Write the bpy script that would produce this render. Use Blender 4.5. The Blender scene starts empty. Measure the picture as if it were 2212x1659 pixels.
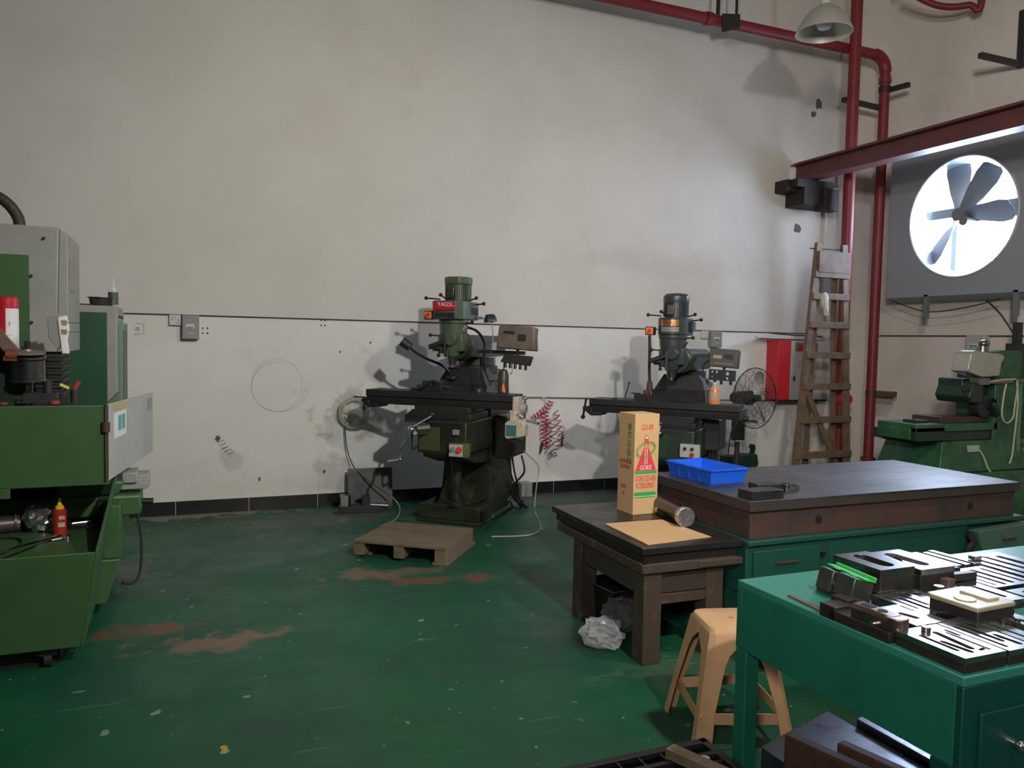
import bpy, bmesh, math, random
from mathutils import Vector, Matrix, Euler
random.seed(7)
PI = math.pi
S = bpy.context.scene
COL = S.collection

# ------------------------------------------------------------------ camera
W0, H0, FPX = 2212.0, 1659.0, 1722.12
CAM = Vector((0.0, 0.0, 1.55))
yaw, pit, roll = math.radians(22.9212), math.radians(-3.0458), math.radians(1.2022)
_f = Vector((math.sin(yaw)*math.cos(pit), math.cos(yaw)*math.cos(pit), math.sin(pit)))
_r = Vector((math.cos(yaw), -math.sin(yaw), 0.0))
_u = _r.cross(_f)
R_ = _r*math.cos(roll) + _u*math.sin(roll)
U_ = -_r*math.sin(roll) + _u*math.cos(roll)
cam_d = bpy.data.cameras.new('camera')
cam = bpy.data.objects.new('camera', cam_d)
COL.objects.link(cam)
cam_d.sensor_width = 36.0
cam_d.lens = FPX/W0*36.0
cam_d.clip_start = 0.05
m3 = Matrix((R_, U_, -_f)).transposed()
cam.matrix_world = Matrix.Translation(CAM) @ m3.to_4x4()
S.camera = cam

# ------------------------------------------------------------------ world, lights, exposure
w = bpy.data.worlds.new('sky'); S.world = w; w.use_nodes = True
bgn = w.node_tree.nodes['Background']
bgn.inputs[0].default_value = (0.62, 0.76, 1.0, 1)
bgn.inputs[1].default_value = 52.0
S.view_settings.view_transform = 'Standard'
S.view_settings.look = 'None'
S.view_settings.exposure = 0.46
S.view_settings.gamma = 1.0
S.view_settings.use_curve_mapping = False

def lamp_light(name, loc, power, rad, color):
    d = bpy.data.lights.new(name, 'POINT'); d.energy = power; d.shadow_soft_size = rad; d.color = color
    o = bpy.data.objects.new(name, d); COL.objects.link(o); o.location = loc
    return o
def flood_light(name, loc, aim, power, rad, color, cone):
    d = bpy.data.lights.new(name, 'SPOT'); d.energy = power; d.shadow_soft_size = rad; d.color = color
    d.spot_size = math.radians(cone); d.spot_blend = 1.0
    o = bpy.data.objects.new(name, d); COL.objects.link(o); o.location = loc
    o.rotation_euler = (Vector(aim)-Vector(loc)).to_track_quat('-Z', 'Y').to_euler()
    return o
lamp_light('hall_or_fill_light', (3.10, 2.0, 3.85), 135, 0.06, (1.0, 0.94, 0.86))
lamp_light('hall_or_fill_light', (1.75, -0.3, 3.8), 35, 0.07, (1.0, 0.95, 0.89))
flood_light('added_flood_light', (1.75, -0.3, 3.8), (1.3, 7.4, 0.7), 540, 0.07, (1.0, 0.955, 0.90), 84)  # added beam at the lamp's position, aimed to brighten the lower back wall
lamp_light('hall_or_fill_light', (2.6, -5.0, 5.4), 75, 0.5, (1.0, 0.95, 0.90))  # added soft fill behind the camera, not one of the hall's lamps
flood_light('added_flood_light', (-2.6, -2.5, 3.6), (7.9, 5.0, 1.6), 1000, 0.35, (1.0, 0.94, 0.89), 60)  # added flood from the left to brighten the window wall

# daylight enters through the fan opening only: a sampling portal at that opening
pd = bpy.data.lights.new('window_daylight', 'AREA'); pd.shape = 'RECTANGLE'; pd.size = 1.66; pd.size_y = 1.48
pd.cycles.is_portal = True
po = bpy.data.objects.new('window_daylight', pd); COL.objects.link(po); po.location = (8.26, 6.31, 3.06); po.rotation_euler = (0, math.radians(90), 0)

# ------------------------------------------------------------------ pixel + real depth -> point
def ray(x, y):
    return R_*((x-W0/2)/FPX) - U_*((y-H0/2)/FPX) + _f
def AZ(x, y, z=0.0):
    r = ray(x, y); return CAM + r*((z-CAM.z)/r.z)
def AY(x, y, Y):
    r = ray(x, y); return CAM + r*(Y/r.y)
def AX(x, y, X):
    r = ray(x, y); return CAM + r*(X/r.x)

# ------------------------------------------------------------------ materials
MATS = {}
def mat(name, col, rough=0.5, metal=0.0, dirt=None, dscale=6.0, damt=0.5, bump=0.0, bscale=60.0,
        alpha=None, trans=0.0, spec=None, coat=0.0, lo=0.45, hi=0.75, rvar=0.0):
    if name in MATS: return MATS[name]
    m = bpy.data.materials.new(name); m.use_nodes = True
    nt = m.node_tree; b = nt.nodes['Principled BSDF']
    b.inputs['Base Color'].default_value = (*col, 1)
    b.inputs['Roughness'].default_value = rough
    b.inputs['Metallic'].default_value = metal
    if trans: b.inputs['Transmission Weight'].default_value = trans
    if alpha is not None: b.inputs['Alpha'].default_value = alpha
    if spec is not None: b.inputs['Specular IOR Level'].default_value = spec
    if coat: b.inputs['Coat Weight'].default_value = coat; b.inputs['Coat Roughness'].default_value = 0.15
    tc = nt.nodes.new('ShaderNodeTexCoord')
    if dirt is not None:
        n = nt.nodes.new('ShaderNodeTexNoise'); n.inputs['Scale'].default_value = dscale; n.inputs['Detail'].default_value = 8
        n.inputs['Roughness'].default_value = 0.65
        nt.links.new(tc.outputs['Object'], n.inputs['Vector'])
        r = nt.nodes.new('ShaderNodeMapRange'); r.inputs[1].default_value = lo; r.inputs[2].default_value = hi
        r.inputs[4].default_value = damt
        nt.links.new(n.outputs['Fac'], r.inputs[0])
        x = nt.nodes.new('ShaderNodeMix'); x.data_type = 'RGBA'
        x.inputs[6].default_value = (*col, 1); x.inputs[7].default_value = (*dirt, 1)
        nt.links.new(r.outputs[0], x.inputs[0]); nt.links.new(x.outputs[2], b.inputs['Base Color'])
        if rvar:
            q = nt.nodes.new('ShaderNodeMapRange'); q.inputs[1].default_value = 0.3; q.inputs[2].default_value = 0.7
            q.inputs[3].default_value = rough-rvar; q.inputs[4].default_value = rough+rvar
            nt.links.new(n.outputs['Fac'], q.inputs[0]); nt.links.new(q.outputs[0], b.inputs['Roughness'])
    if bump:
        n2 = nt.nodes.new('ShaderNodeTexNoise'); n2.inputs['Scale'].default_value = bscale; n2.inputs['Detail'].default_value = 4
        nt.links.new(tc.outputs['Object'], n2.inputs['Vector'])
        bp = nt.nodes.new('ShaderNodeBump'); bp.inputs['Strength'].default_value = bump; bp.inputs['Distance'].default_value = 0.01
        nt.links.new(n2.outputs['Fac'], bp.inputs['Height']); nt.links.new(bp.outputs[0], b.inputs['Normal'])
    MATS[name] = m
    return m

def stain_mat(name, base, rough, stains_or_shade, noise_cols, lowz=None, speck=None, streak=None):
    """paint with mottling (noise_cols: list of (colour, scale, lo, hi, amount)) and soft-edged wear or shade
    patches at fixed places (stains: (centre, radii, colour, amount))."""
    m = bpy.data.materials.new(name); m.use_nodes = True
    nt = m.node_tree; N = nt.nodes; L = nt.links; b = N['Principled BSDF']
    b.inputs['Roughness'].default_value = rough
    tc = N.new('ShaderNodeTexCoord')
    cur = N.new('ShaderNodeRGB'); cur.outputs[0].default_value = (*base, 1); out = cur.outputs[0]
    def mixin(fac, col):
        nonlocal out
        x = N.new('ShaderNodeMix'); x.data_type = 'RGBA'
        L.new(fac, x.inputs[0]); L.new(out, x.inputs[6]); x.inputs[7].default_value = (*col, 1); out = x.outputs[2]
    def noise(scale, detail=8, rg=0.6, vec=None, dist=0.0):
        n = N.new('ShaderNodeTexNoise'); n.inputs['Scale'].default_value = scale; n.inputs['Detail'].default_value = detail
        n.inputs['Roughness'].default_value = rg; n.inputs['Distortion'].default_value = dist
        L.new(vec or tc.outputs['Object'], n.inputs['Vector']); return n.outputs['Fac']
    def rng(src, a, c, d=1.0, s=0.0):
        r = N.new('ShaderNodeMapRange'); r.inputs[1].default_value = a; r.inputs[2].default_value = c
        r.inputs[3].default_value = s; r.inputs[4].default_value = d; L.new(src, r.inputs[0]); return r.outputs[0]
    def math_(op, a, c):
        q = N.new('ShaderNodeMath'); q.operation = op; q.use_clamp = True
        for i, v in enumerate((a, c)):
            if isinstance(v, (int, float)): q.inputs[i].default_value = v
            else: L.new(v, q.inputs[i])
        return q.outputs[0]
    for col, sc, lo, hi, am in noise_cols: mixin(rng(noise(sc), lo, hi, am), col)
    if stains_or_shade:
        edge = noise(5.0, 8, 0.7)
        for c, rad, col, am in stains_or_shade:
            mp = N.new('ShaderNodeMapping'); mp.vector_type = 'POINT'
            mp.inputs['Location'].default_value = tuple(-c[i]/rad[i] for i in range(3))
            mp.inputs['Scale'].default_value = tuple(1/rad[i] for i in range(3))
            L.new(tc.outputs['Object'], mp.inputs['Vector'])
            ln = N.new('ShaderNodeVectorMath'); ln.operation = 'LENGTH'; L.new(mp.outputs[0], ln.inputs[0])
            d = N.new('ShaderNodeMath'); d.operation = 'ADD'; L.new(ln.outputs['Value'], d.inputs[0])
            L.new(rng(edge, 0.3, 0.7, 0.9, -0.9), d.inputs[1])
            mixin(rng(d.outputs[0], 1.0, 0.45, am), col)
    if speck:
        for sc, th, col, am in speck: mixin(rng(noise(sc, 2, 0.5), th, th+0.03, am), col)
    if streak:
        for rot, stretch, th, col, am in streak:
            mp = N.new('ShaderNodeMapping'); mp.inputs['Rotation'].default_value = rot; mp.inputs['Scale'].default_value = stretch
            L.new(tc.outputs['Object'], mp.inputs['Vector'])
            mixin(rng(noise(1.0, 3, 0.5, mp.outputs[0]), th, th+0.03, am), col)
    if lowz:
        sep = N.new('ShaderNodeSeparateXYZ'); L.new(tc.outputs['Object'], sep.inputs[0])
        ax, a, c, col, am = lowz
        mixin(math_('MULTIPLY', rng(sep.outputs[ax], a, c, am), rng(noise(3.0), 0.3, 0.6, 1.0)), col)
    L.new(out, b.inputs['Base Color'])
    return m, nt, tc, noise, rng, b

# ------------------------------------------------------------------ mesh builder
class G:
    def __init__(s): s.bm = bmesh.new()
    def _v(s, pts, M=None):
        return [s.bm.verts.new((M @ Vector(p)) if M else p) for p in pts]
    def box(s, x0, x1, y0, y1, z0, z1, M=None):
        v = s._v([(x0,y0,z0),(x1,y0,z0),(x1,y1,z0),(x0,y1,z0),(x0,y0,z1),(x1,y0,z1),(x1,y1,z1),(x0,y1,z1)], M)
        for f in ((0,3,2,1),(4,5,6,7),(0,1,5,4),(1,2,6,5),(2,3,7,6),(3,0,4,7)): s.bm.faces.new([v[i] for i in f])
        return s
    def obox(s, c, size, rot=(0,0,0)):
        M = Matrix.Translation(c) @ Euler(rot).to_matrix().to_4x4()
        a, b, d = [q/2 for q in size]
        return s.box(-a, a, -b, b, -d, d, M)
    def frust(s, z0, r0, z1, r1, M=None):      # r = (x0,x1,y0,y1) rectangles at two heights
        v = s._v([(r0[0],r0[2],z0),(r0[1],r0[2],z0),(r0[1],r0[3],z0),(r0[0],r0[3],z0),
                  (r1[0],r1[2],z1),(r1[1],r1[2],z1),(r1[1],r1[3],z1),(r1[0],r1[3],z1)], M)
        for f in ((0,3,2,1),(4,5,6,7),(0,1,5,4),(1,2,6,5),(2,3,7,6),(3,0,4,7)): s.bm.faces.new([v[i] for i in f])
        return s
    def beam(s, p, q, w, h, up=(0,0,1)):
        p, q = Vector(p), Vector(q); d = q-p; L = d.length; d.normalize()
        u = Vector(up); a = d.cross(u)
        if a.length < 1e-4: a = d.cross(Vector((1,0,0)))
        a.normalize(); c = a.cross(d).normalized()
        M = Matrix(((a.x,d.x,c.x,p.x),(a.y,d.y,c.y,p.y),(a.z,d.z,c.z,p.z),(0,0,0,1)))
        return s.box(-w/2, w/2, 0, L, -h/2, h/2, M)
    def cyl(s, p, q, r, r2=None, seg=16, caps=True):
        p, q = Vector(p), Vector(q); d = (q-p).normalized(); r2 = r if r2 is None else r2
        a = d.orthogonal().normalized(); b = d.cross(a)
        A = []; B = []
        for i in range(seg):
            t = 2*PI*i/seg; o = a*math.cos(t)+b*math.sin(t)
            A.append(s.bm.verts.new(p+o*r)); B.append(s.bm.verts.new(q+o*r2))
        for i in range(seg):
            j = (i+1) % seg; s.bm.faces.new((A[i], A[j], B[j], B[i]))
        if caps: s.bm.faces.new(A[::-1]); s.bm.faces.new(B)
        return s
    def sph(s, c, r, seg=12, sc=(1,1,1)):
        M = Matrix.Translation(c) @ Matrix.Diagonal((*sc, 1))
        bmesh.ops.create_uvsphere(s.bm, u_segments=seg, v_segments=max(6, seg*2//3), radius=r, matrix=M); return s
    def tube(s, pts, r, seg=8, closed=False, rr=None):
        pts = [Vector(p) for p in pts]; n = len(pts); rings = []
        prev = None
        for i, p in enumerate(pts):
            if closed: t = pts[(i+1) % n]-pts[i-1]
            else: t = pts[min(i+1, n-1)]-pts[max(i-1, 0)]
            if t.length < 1e-9: t = Vector((0,0,1))
            t.normalize()
            if prev is None: a = t.orthogonal().normalized()
            else:
                a = prev - t*prev.dot(t)
                a = t.orthogonal().normalized() if a.length < 1e-5 else a.normalized()
            prev = a; b = t.cross(a); R = rr[i] if rr else r
            rings.append([s.bm.verts.new(p+(a*math.cos(2*PI*k/seg)+b*math.sin(2*PI*k/seg))*R) for k in range(seg)])
        for i in range(n if closed else n-1):
            A, B = rings[i], rings[(i+1) % n]
            for k in range(seg):
                j = (k+1) % seg; s.bm.faces.new((A[k], A[j], B[j], B[k]))
        if not closed: s.bm.faces.new(rings[0][::-1]); s.bm.faces.new(rings[-1])
        return s
    def lathe(s, prof, c=(0,0,0), axis=(0,0,1), seg=24):
        ax = Vector(axis).normalized(); a = ax.orthogonal().normalized(); b = ax.cross(a); c = Vector(c)
        rings = []
        for r, z in prof:
            if r < 1e-6: rings.append([s.bm.verts.new(c+ax*z)])
            else: rings.append([s.bm.verts.new(c+ax*z+(a*math.cos(2*PI*k/seg)+b*math.sin(2*PI*k/seg))*r) for k in range(seg)])
        for A, B in zip(rings, rings[1:]):
            for k in range(seg):
                j = (k+1) % seg
                if len(A) == 1 and len(B) == 1: continue
                if len(A) == 1: s.bm.faces.new((A[0], B[k], B[j]))
                elif len(B) == 1: s.bm.faces.new((A[k], A[j], B[0]))
                else: s.bm.faces.new((A[k], A[j], B[j], B[k]))
        return s
    def prism(s, poly, a, b, plane='xz', M=None):
        def P(u, v, t):
            return {'xz': (u, t, v), 'xy': (u, v, t), 'yz': (t, u, v)}[plane]
        A = s._v([P(u, v, a) for u, v in poly], M); B = s._v([P(u, v, b) for u, v in poly], M)
        n = len(poly)
        for i in range(n):
            j = (i+1) % n; s.bm.faces.new((A[i], A[j], B[j], B[i]))
        s.bm.faces.new(A[::-1]); s.bm.faces.new(B); return s
    def holed(s, outer, holes, z0, z1, M=None):
        """flat plate in xy with through holes"""
        cu = bpy.data.curves.new('tmp', 'CURVE'); cu.dimensions = '2D'; cu.fill_mode = 'BOTH'
        cu.extrude = (z1-z0)/2
        for poly in [outer]+holes:
            sp = cu.splines.new('POLY'); sp.points.add(len(poly)-1); sp.use_cyclic_u = True
            for i, (x, y) in enumerate(poly): sp.points[i].co = (x, y, 0, 1)
        o = bpy.data.objects.new('tmp', cu); COL.objects.link(o)
        dg = bpy.context.evaluated_depsgraph_get(); me = bpy.data.meshes.new_from_object(o.evaluated_get(dg))
        me.transform((M or Matrix()) @ Matrix.Translation((0,0,(z0+z1)/2)))
        s.bm.from_mesh(me); bpy.data.objects.remove(o); bpy.data.curves.remove(cu); bpy.data.meshes.remove(me)
        bmesh.ops.remove_doubles(s.bm, verts=s.bm.verts, dist=1e-6)
        return s
    def text(s, body, size, M, depth=0.0006, sx=1.0, align='CENTER'):
        cu = bpy.data.curves.new('tmp', 'FONT'); cu.body = body; cu.size = size; cu.extrude = depth
        cu.align_x = align; cu.align_y = 'CENTER'
        o = bpy.data.objects.new('tmp', cu); COL.objects.link(o)
        dg = bpy.context.evaluated_depsgraph_get(); me = bpy.data.meshes.new_from_object(o.evaluated_get(dg))
        me.transform(M @ Matrix.Diagonal((sx, 1, 1, 1)))
        s.bm.from_mesh(me); bpy.data.objects.remove(o); bpy.data.curves.remove(cu); bpy.data.meshes.remove(me)
        return s
    def xf(s, M): bmesh.ops.transform(s.bm, matrix=M, verts=s.bm.verts); return s
    def build(s, name, m, parent=None, label=None, bev=0.0, smooth=True, loc=None, rot=None, solid=0.0):
        bmesh.ops.recalc_face_normals(s.bm, faces=s.bm.faces)
        if smooth:
            for f in s.bm.faces: f.smooth = True
            for e in s.bm.edges:
                e.smooth = not (len(e.link_faces) != 2 or e.calc_face_angle(0) > 0.55)
        me = bpy.data.meshes.new(name); s.bm.to_mesh(me); s.bm.free()
        if m: me.materials.append(m)
        o = bpy.data.objects.new(name, me); COL.objects.link(o)
        if parent: o.parent = parent
        if label: o['label'] = label
        if loc is not None: o.location = loc
        if rot is not None: o.rotation_euler = rot
        if bev:
            q = o.modifiers.new('bevel', 'BEVEL'); q.width = bev; q.segments = 2; q.limit_method = 'ANGLE'; q.angle_limit = 0.6
        if solid:
            q = o.modifiers.new('solidify', 'SOLIDIFY'); q.thickness = solid; q.offset = 0
        return o

def E(name, label, cat, loc=(0,0,0), rz=0.0, group=None, rot=None):
    o = bpy.data.objects.new(name, None); COL.objects.link(o); o.empty_display_size = 0.1
    o.location = loc; o.rotation_euler = rot if rot else (0, 0, rz); o['label'] = label; o['category'] = cat
    if group: o['group'] = group
    return o
def T(o, label, cat, group=None):
    o['label'] = label; o['category'] = cat
    if group: o['group'] = group
    return o
def ST(o): o['kind'] = 'structure'; return o
def dup(root, loc=None, rot=None, label=None):
    r = root.copy(); COL.objects.link(r)
    for ch in list(root.children):
        c = ch.copy(); COL.objects.link(c); c.parent = r
        for g in ch.children:
            d = g.copy(); COL.objects.link(d); d.parent = c
    if loc is not None: r.location = loc
    if rot is not None: r.rotation_euler = rot
    if label: r['label'] = label
    return r
def spline(pts, n=8):
    P = [Vector(p) for p in pts]; out = []
    for i in range(len(P)-1):
        p0, p1, p2, p3 = P[max(i-1,0)], P[i], P[i+1], P[min(i+2, len(P)-1)]
        for k in range(n):
            t = k/n
            out.append(0.5*((2*p1)+(p2-p0)*t+(2*p0-5*p1+4*p2-p3)*t*t+(3*p1-p0-3*p2+p3)*t**3))
    out.append(P[-1]); return out
def facing(c, right, up):
    """matrix putting text drawn in xy at point c"""
    r = Vector(right).normalized(); u = Vector(up).normalized(); n = r.cross(u)
    return Matrix(((r.x,u.x,n.x,c[0]),(r.y,u.y,n.y,c[1]),(r.z,u.z,n.z,c[2]),(0,0,0,1)))
def circ(cx, cy, r, n=48, r2=None):
    r2 = r2 or r
    return [(cx+r*math.cos(2*PI*i/n), cy+r2*math.sin(2*PI*i/n)) for i in range(n)]
def slot(cx, cy, l, w, ang=0.0, n=6):
    """capsule outline"""
    pts = []
    for i in range(n+1):
        t = -PI/2+PI*i/n; pts.append((l/2-w/2+w/2*math.cos(t), w/2*math.sin(t)))
    for i in range(n+1):
        t = PI/2+PI*i/n; pts.append((-l/2+w/2+w/2*math.cos(t), w/2*math.sin(t)))
    c, s_ = math.cos(ang), math.sin(ang)
    return [(cx+x*c-y*s_, cy+x*s_+y*c) for x, y in pts]
def rect(x0, x1, y0, y1): return [(x0,y0),(x1,y0),(x1,y1),(x0,y1)]

# ------------------------------------------------------------------ material palette
M_black = mat('black_plastic', (0.012,0.012,0.013), 0.4)
M_rubber = mat('rubber', (0.018,0.018,0.02), 0.6)
M_chrome = mat('chrome', (0.75,0.75,0.74), 0.18, 1.0)
M_steel = mat('steel', (0.42,0.41,0.40), 0.32, 1.0, dirt=(0.12,0.10,0.09), dscale=14)
M_dsteel = mat('dark_steel', (0.05,0.048,0.047), 0.38, 0.6, dirt=(0.02,0.018,0.016), dscale=12)
M_oily = mat('oily_cast_iron', (0.035,0.034,0.034), 0.42, 0.3, dirt=(0.012,0.011,0.010), dscale=9)
M_mill = mat('mill_green_paint', (0.075,0.105,0.065), 0.38, 0.0, dirt=(0.025,0.03,0.018), dscale=7, damt=0.8)
M_millb = mat('mill_base_shaded_green', (0.035,0.042,0.020), 0.45, 0.0, dirt=(0.010,0.010,0.007), dscale=4, damt=0.95, lo=0.36, hi=0.62)  # body paint darkened further for the shade on the lower mill
M_mill2 = mat('grey_blue_paint', (0.045,0.058,0.06), 0.32, 0.0, dirt=(0.015,0.018,0.018), dscale=7, damt=0.8)
M_mill2b = mat('dark_green_paint', (0.018,0.035,0.02), 0.45, 0.0, dirt=(0.008,0.009,0.008), dscale=5, damt=0.8)
M_edm = mat('machine_green_paint', (0.048,0.118,0.042), 0.42, 0.0, dirt=(0.03,0.06,0.02), dscale=3.5, damt=0.6, lo=0.5, hi=0.8)
M_edmd = mat('cabinet_green_panel', (0.012,0.075,0.028), 0.45, 0.0, dirt=(0.008,0.045,0.02), dscale=3, damt=0.6)
M_edmg = mat('machine_grey_paint', (0.30,0.31,0.275), 0.5, 0.0, dirt=(0.22,0.22,0.19), dscale=4, damt=0.6)
M_grin = mat('grinder_green_paint', (0.03,0.13,0.055), 0.4, 0.0, dirt=(0.01,0.03,0.018), dscale=6, damt=0.85, lo=0.4, hi=0.7)
M_grind = mat('grinder_dark_green', (0.012,0.035,0.022), 0.45, 0.0, dirt=(0.01,0.012,0.01), dscale=6)
M_bench = mat('bench_green_enamel', (0.014,0.15,0.095), 0.33, 0.0, dirt=(0.01,0.07,0.05), dscale=5, damt=0.5, bump=0.05, bscale=30)
M_cab = mat('cabinet_green_enamel', (0.010,0.065,0.046), 0.4, 0.0, dirt=(0.02,0.07,0.055), dscale=4, damt=0.7)
M_red = mat('pipe_red_paint', (0.21,0.018,0.024), 0.5, 0.0, dirt=(0.12,0.02,0.022), dscale=6, damt=0.6)
M_redc = mat('cabinet_red_paint', (0.55,0.02,0.03), 0.45)
M_brown = mat('beam_oxide_paint', (0.12,0.035,0.035), 0.5, 0.0, dirt=(0.05,0.025,0.025), dscale=5, damt=0.8)
M_iron = mat('black_iron', (0.03,0.028,0.028), 0.55, 0.2)
M_white = mat('white_plastic', (0.62,0.61,0.585), 0.4)
M_grey = mat('grey_box_plastic', (0.26,0.26,0.245), 0.45)
M_lgrey = mat('light_grey_paint', (0.45,0.45,0.42), 0.5, dirt=(0.32,0.31,0.28), dscale=5, damt=0.5)
M_beige = mat('beige_plastic', (0.55,0.48,0.36), 0.45, dirt=(0.25,0.2,0.14), dscale=20, damt=0.7)
M_card = mat('cardboard', (0.56,0.36,0.18), 0.7, dirt=(0.50,0.31,0.15), dscale=3, damt=0.6)
M_wood = mat('pallet_wood', (0.175,0.135,0.085), 0.75, dirt=(0.09,0.065,0.045), dscale=10, damt=0.8, bump=0.3, bscale=40)
M_ladw = mat('ladder_wood', (0.19,0.12,0.07), 0.65, dirt=(0.09,0.065,0.05), dscale=7, damt=0.85, lo=0.4, hi=0.65)
M_tabw = mat('table_worn_wood', (0.055,0.038,0.026), 0.6, dirt=(0.25,0.17,0.11), dscale=9, damt=0.6, lo=0.55, hi=0.8, bump=0.2, bscale=35)
M_blue = mat('blue_plastic', (0.012,0.115,0.72), 0.32)
M_blued = mat('dark_blue_plastic', (0.006,0.015,0.12), 0.4)
M_cyan = mat('cyan_plastic', (0.01,0.26,0.75), 0.35)
M_tan = mat('tan_plastic', (0.60,0.36,0.19), 0.42, dirt=(0.45,0.27,0.15), dscale=8, damt=0.7)
M_rust = mat('rusty_steel', (0.085,0.045,0.03), 0.55, 0.2, dirt=(0.035,0.024,0.02), dscale=14, damt=0.9)
M_ground = mat('ground_steel', (0.62,0.62,0.66), 0.24, 1.0, dirt=(0.22,0.22,0.23), dscale=18, damt=0.7, lo=0.5, hi=0.75)
M_moldside = mat('mould_side_steel', (0.07,0.06,0.055), 0.45, 0.7, dirt=(0.035,0.025,0.02), dscale=22)
M_mid = mat('machined_steel', (0.26,0.245,0.23), 0.32, 1.0, dirt=(0.10,0.08,0.07), dscale=15)
M_orange = mat('orange_switch', (0.85,0.24,0.06), 0.4)
M_redb = mat('red_button', (0.85,0.05,0.03), 0.35)
M_label = mat('red_nameplate', (0.45,0.015,0.03), 0.35)
M_gold = mat('gold_nameplate', (0.80,0.36,0.12), 0.25, 0.9)
M_dgreen_txt = mat('green_ink', (0.03,0.22,0.06), 0.6)
M_redink = mat('red_ink', (0.62,0.05,0.05), 0.6)
M_darkred = mat('dark_red_ink', (0.35,0.03,0.03), 0.6)
M_paper = mat('paper', (0.75,0.74,0.72), 0.6)
M_foil = mat('foil', (0.55,0.55,0.56), 0.25, 0.9, bump=1.0, bscale=25)
M_bag = mat('clear_bag', (0.6,0.62,0.62), 0.12, 0.0, alpha=0.35, bump=1.0, bscale=18)
M_hose = mat('clear_hose', (0.62,0.60,0.54), 0.15, 0.0, alpha=0.55)
M_teal = mat('teal_panel', (0.05,0.16,0.17), 0.4, dirt=(0.02,0.07,0.08), dscale=60)
M_pink = mat('pink_panel', (0.50,0.33,0.31), 0.6)
M_yellow = mat('yellow_plastic', (0.85,0.55,0.02), 0.4)
M_redp = mat('red_plastic', (0.40,0.03,0.015), 0.35)
M_redl = mat('red_lacquer', (0.52,0.015,0.03), 0.35)
M_hred = mat('red_hose', (0.40,0.01,0.025), 0.35)
M_dark = mat('dark_recess', (0.006,0.006,0.006), 0.7)
M_dustcov = mat('dusty_plastic_cover', (0.16,0.125,0.09), 0.45, dirt=(0.07,0.06,0.045), dscale=9, damt=0.9, rvar=0.15)
M_amber = mat('amber_liquid_bottle', (0.62,0.42,0.27), 0.25, alpha=0.85)
M_ora = mat('orange_liquid', (0.72,0.22,0.09), 0.25)
M_lightgreenpaint = mat('bright_green_paint', (0.04,0.45,0.10), 0.4)
M_old = mat('old_die_coating', (0.42,0.38,0.24), 0.4, 0.2, dirt=(0.28,0.24,0.15), dscale=10)

# ------------------------------------------------------------------ SETTING
WY, WX = 7.38, 8.0        # back wall, window wall
CZ = 7.2                  # ceiling
wallm, nt, tc, noise_, rng_, bb = stain_mat('white_wall_paint', (0.67,0.64,0.595), 0.75,
    stains_or_shade=[((1.0,7.38,1.02),(0.30,3,0.26),(0.56,0.54,0.50),0.45), ((1.65,7.38,0.78),(0.32,3,0.22),(0.40,0.38,0.30),0.75),
            ((5.0,7.38,2.4),(1.3,3,0.16),(0.58,0.53,0.48),0.4), ((4.2,7.38,2.45),(0.6,3,0.12),(0.58,0.53,0.48),0.35),
            ((1.2,7.38,0.25),(0.5,3,0.25),(0.45,0.42,0.38),0.5)],
    noise_cols=[((0.61,0.575,0.53), 1.1, 0.42, 0.68, 0.8), ((0.56,0.53,0.50), 4.0, 0.55, 0.8, 0.35)],
    speck=[(26.0, 0.78, (0.18,0.17,0.15), 0.7)],
    lowz=(2, 0.5, 0.1, (0.50,0.48,0.43), 0.5))
bb.inputs['Specular IOR Level'].default_value = 0.2
g = G(); g.box(-9, WX+0.25, WY, WY+0.25, -0.1, CZ); ST(g.build('wall_back', wallm))
# lime-washed lower part of the wall: whiter than the upper part
lowm = stain_mat('white_lower_paint', (0.76,0.745,0.71), 0.7,
    stains_or_shade=[((1.55,7.36,0.80),(0.36,3,0.22),(0.42,0.39,0.31),0.8), ((1.0,7.36,1.05),(0.02,3,0.02),(0.5,0.5,0.45),0.3),
            ((0.45,7.36,0.45),(0.10,3,0.10),(0.45,0.43,0.40),0.5), ((1.35,7.36,0.30),(0.25,3,0.18),(0.42,0.39,0.35),0.6)],
    noise_cols=[((0.68,0.665,0.63), 1.6, 0.42, 0.68, 0.7), ((0.62,0.60,0.57), 6.0, 0.55, 0.8, 0.35)],
    speck=[(30.0, 0.77, (0.16,0.15,0.13), 0.8)],
    lowz=(2, 0.45, 0.12, (0.55,0.52,0.46), 0.55))[0]
g = G(); g.box(-9, 6.98, WY-0.012, WY, -0.05, 1.715); ST(g.build('trim_1', lowm))      # painted dado, 12 mm proud
# right wall with the square fan opening
FY0, FY1, FZ0, FZ1 = 5.50, 7.12, 2.34, 3.78
rwm = stain_mat('white_side_wall_paint', (0.72,0.67,0.62), 0.75, stains_or_shade=[((8.0,6.6,0.2),(3,0.5,0.2),(0.12,0.11,0.10),0.8)],
    noise_cols=[((0.60,0.55,0.49), 1.3, 0.42, 0.68, 0.8)], speck=[(24.0, 0.78, (0.2,0.18,0.15), 0.6)])[0]
M_ = Matrix(((0,0,1,WX),(1,0,0,0),(0,1,0,0),(0,0,0,1)))
g = G(); g.holed(rect(-9, WY, -0.1, CZ), [rect(FY0, FY1, FZ0, FZ1)], 0, 0.25, M_)
ST(g.build('wall_right', rwm, smooth=False))
plain = mat('plain_hall_wall', (0.42,0.40,0.37), 0.8)
g = G(); g.box(-9.2, -9, -9, WY, -0.1, CZ); ST(g.build('wall_left', plain))
g = G(); g.box(-9.2, WX+0.25, -9.2, -9, -0.1, CZ); ST(g.build('wall_front', plain))
g = G(); g.box(-9.2, WX+0.25, -9.2, WY+0.25, CZ, CZ+0.1); ST(g.build('ceiling', mat('hall_ceiling', (0.25,0.25,0.24), 0.8)))
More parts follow.
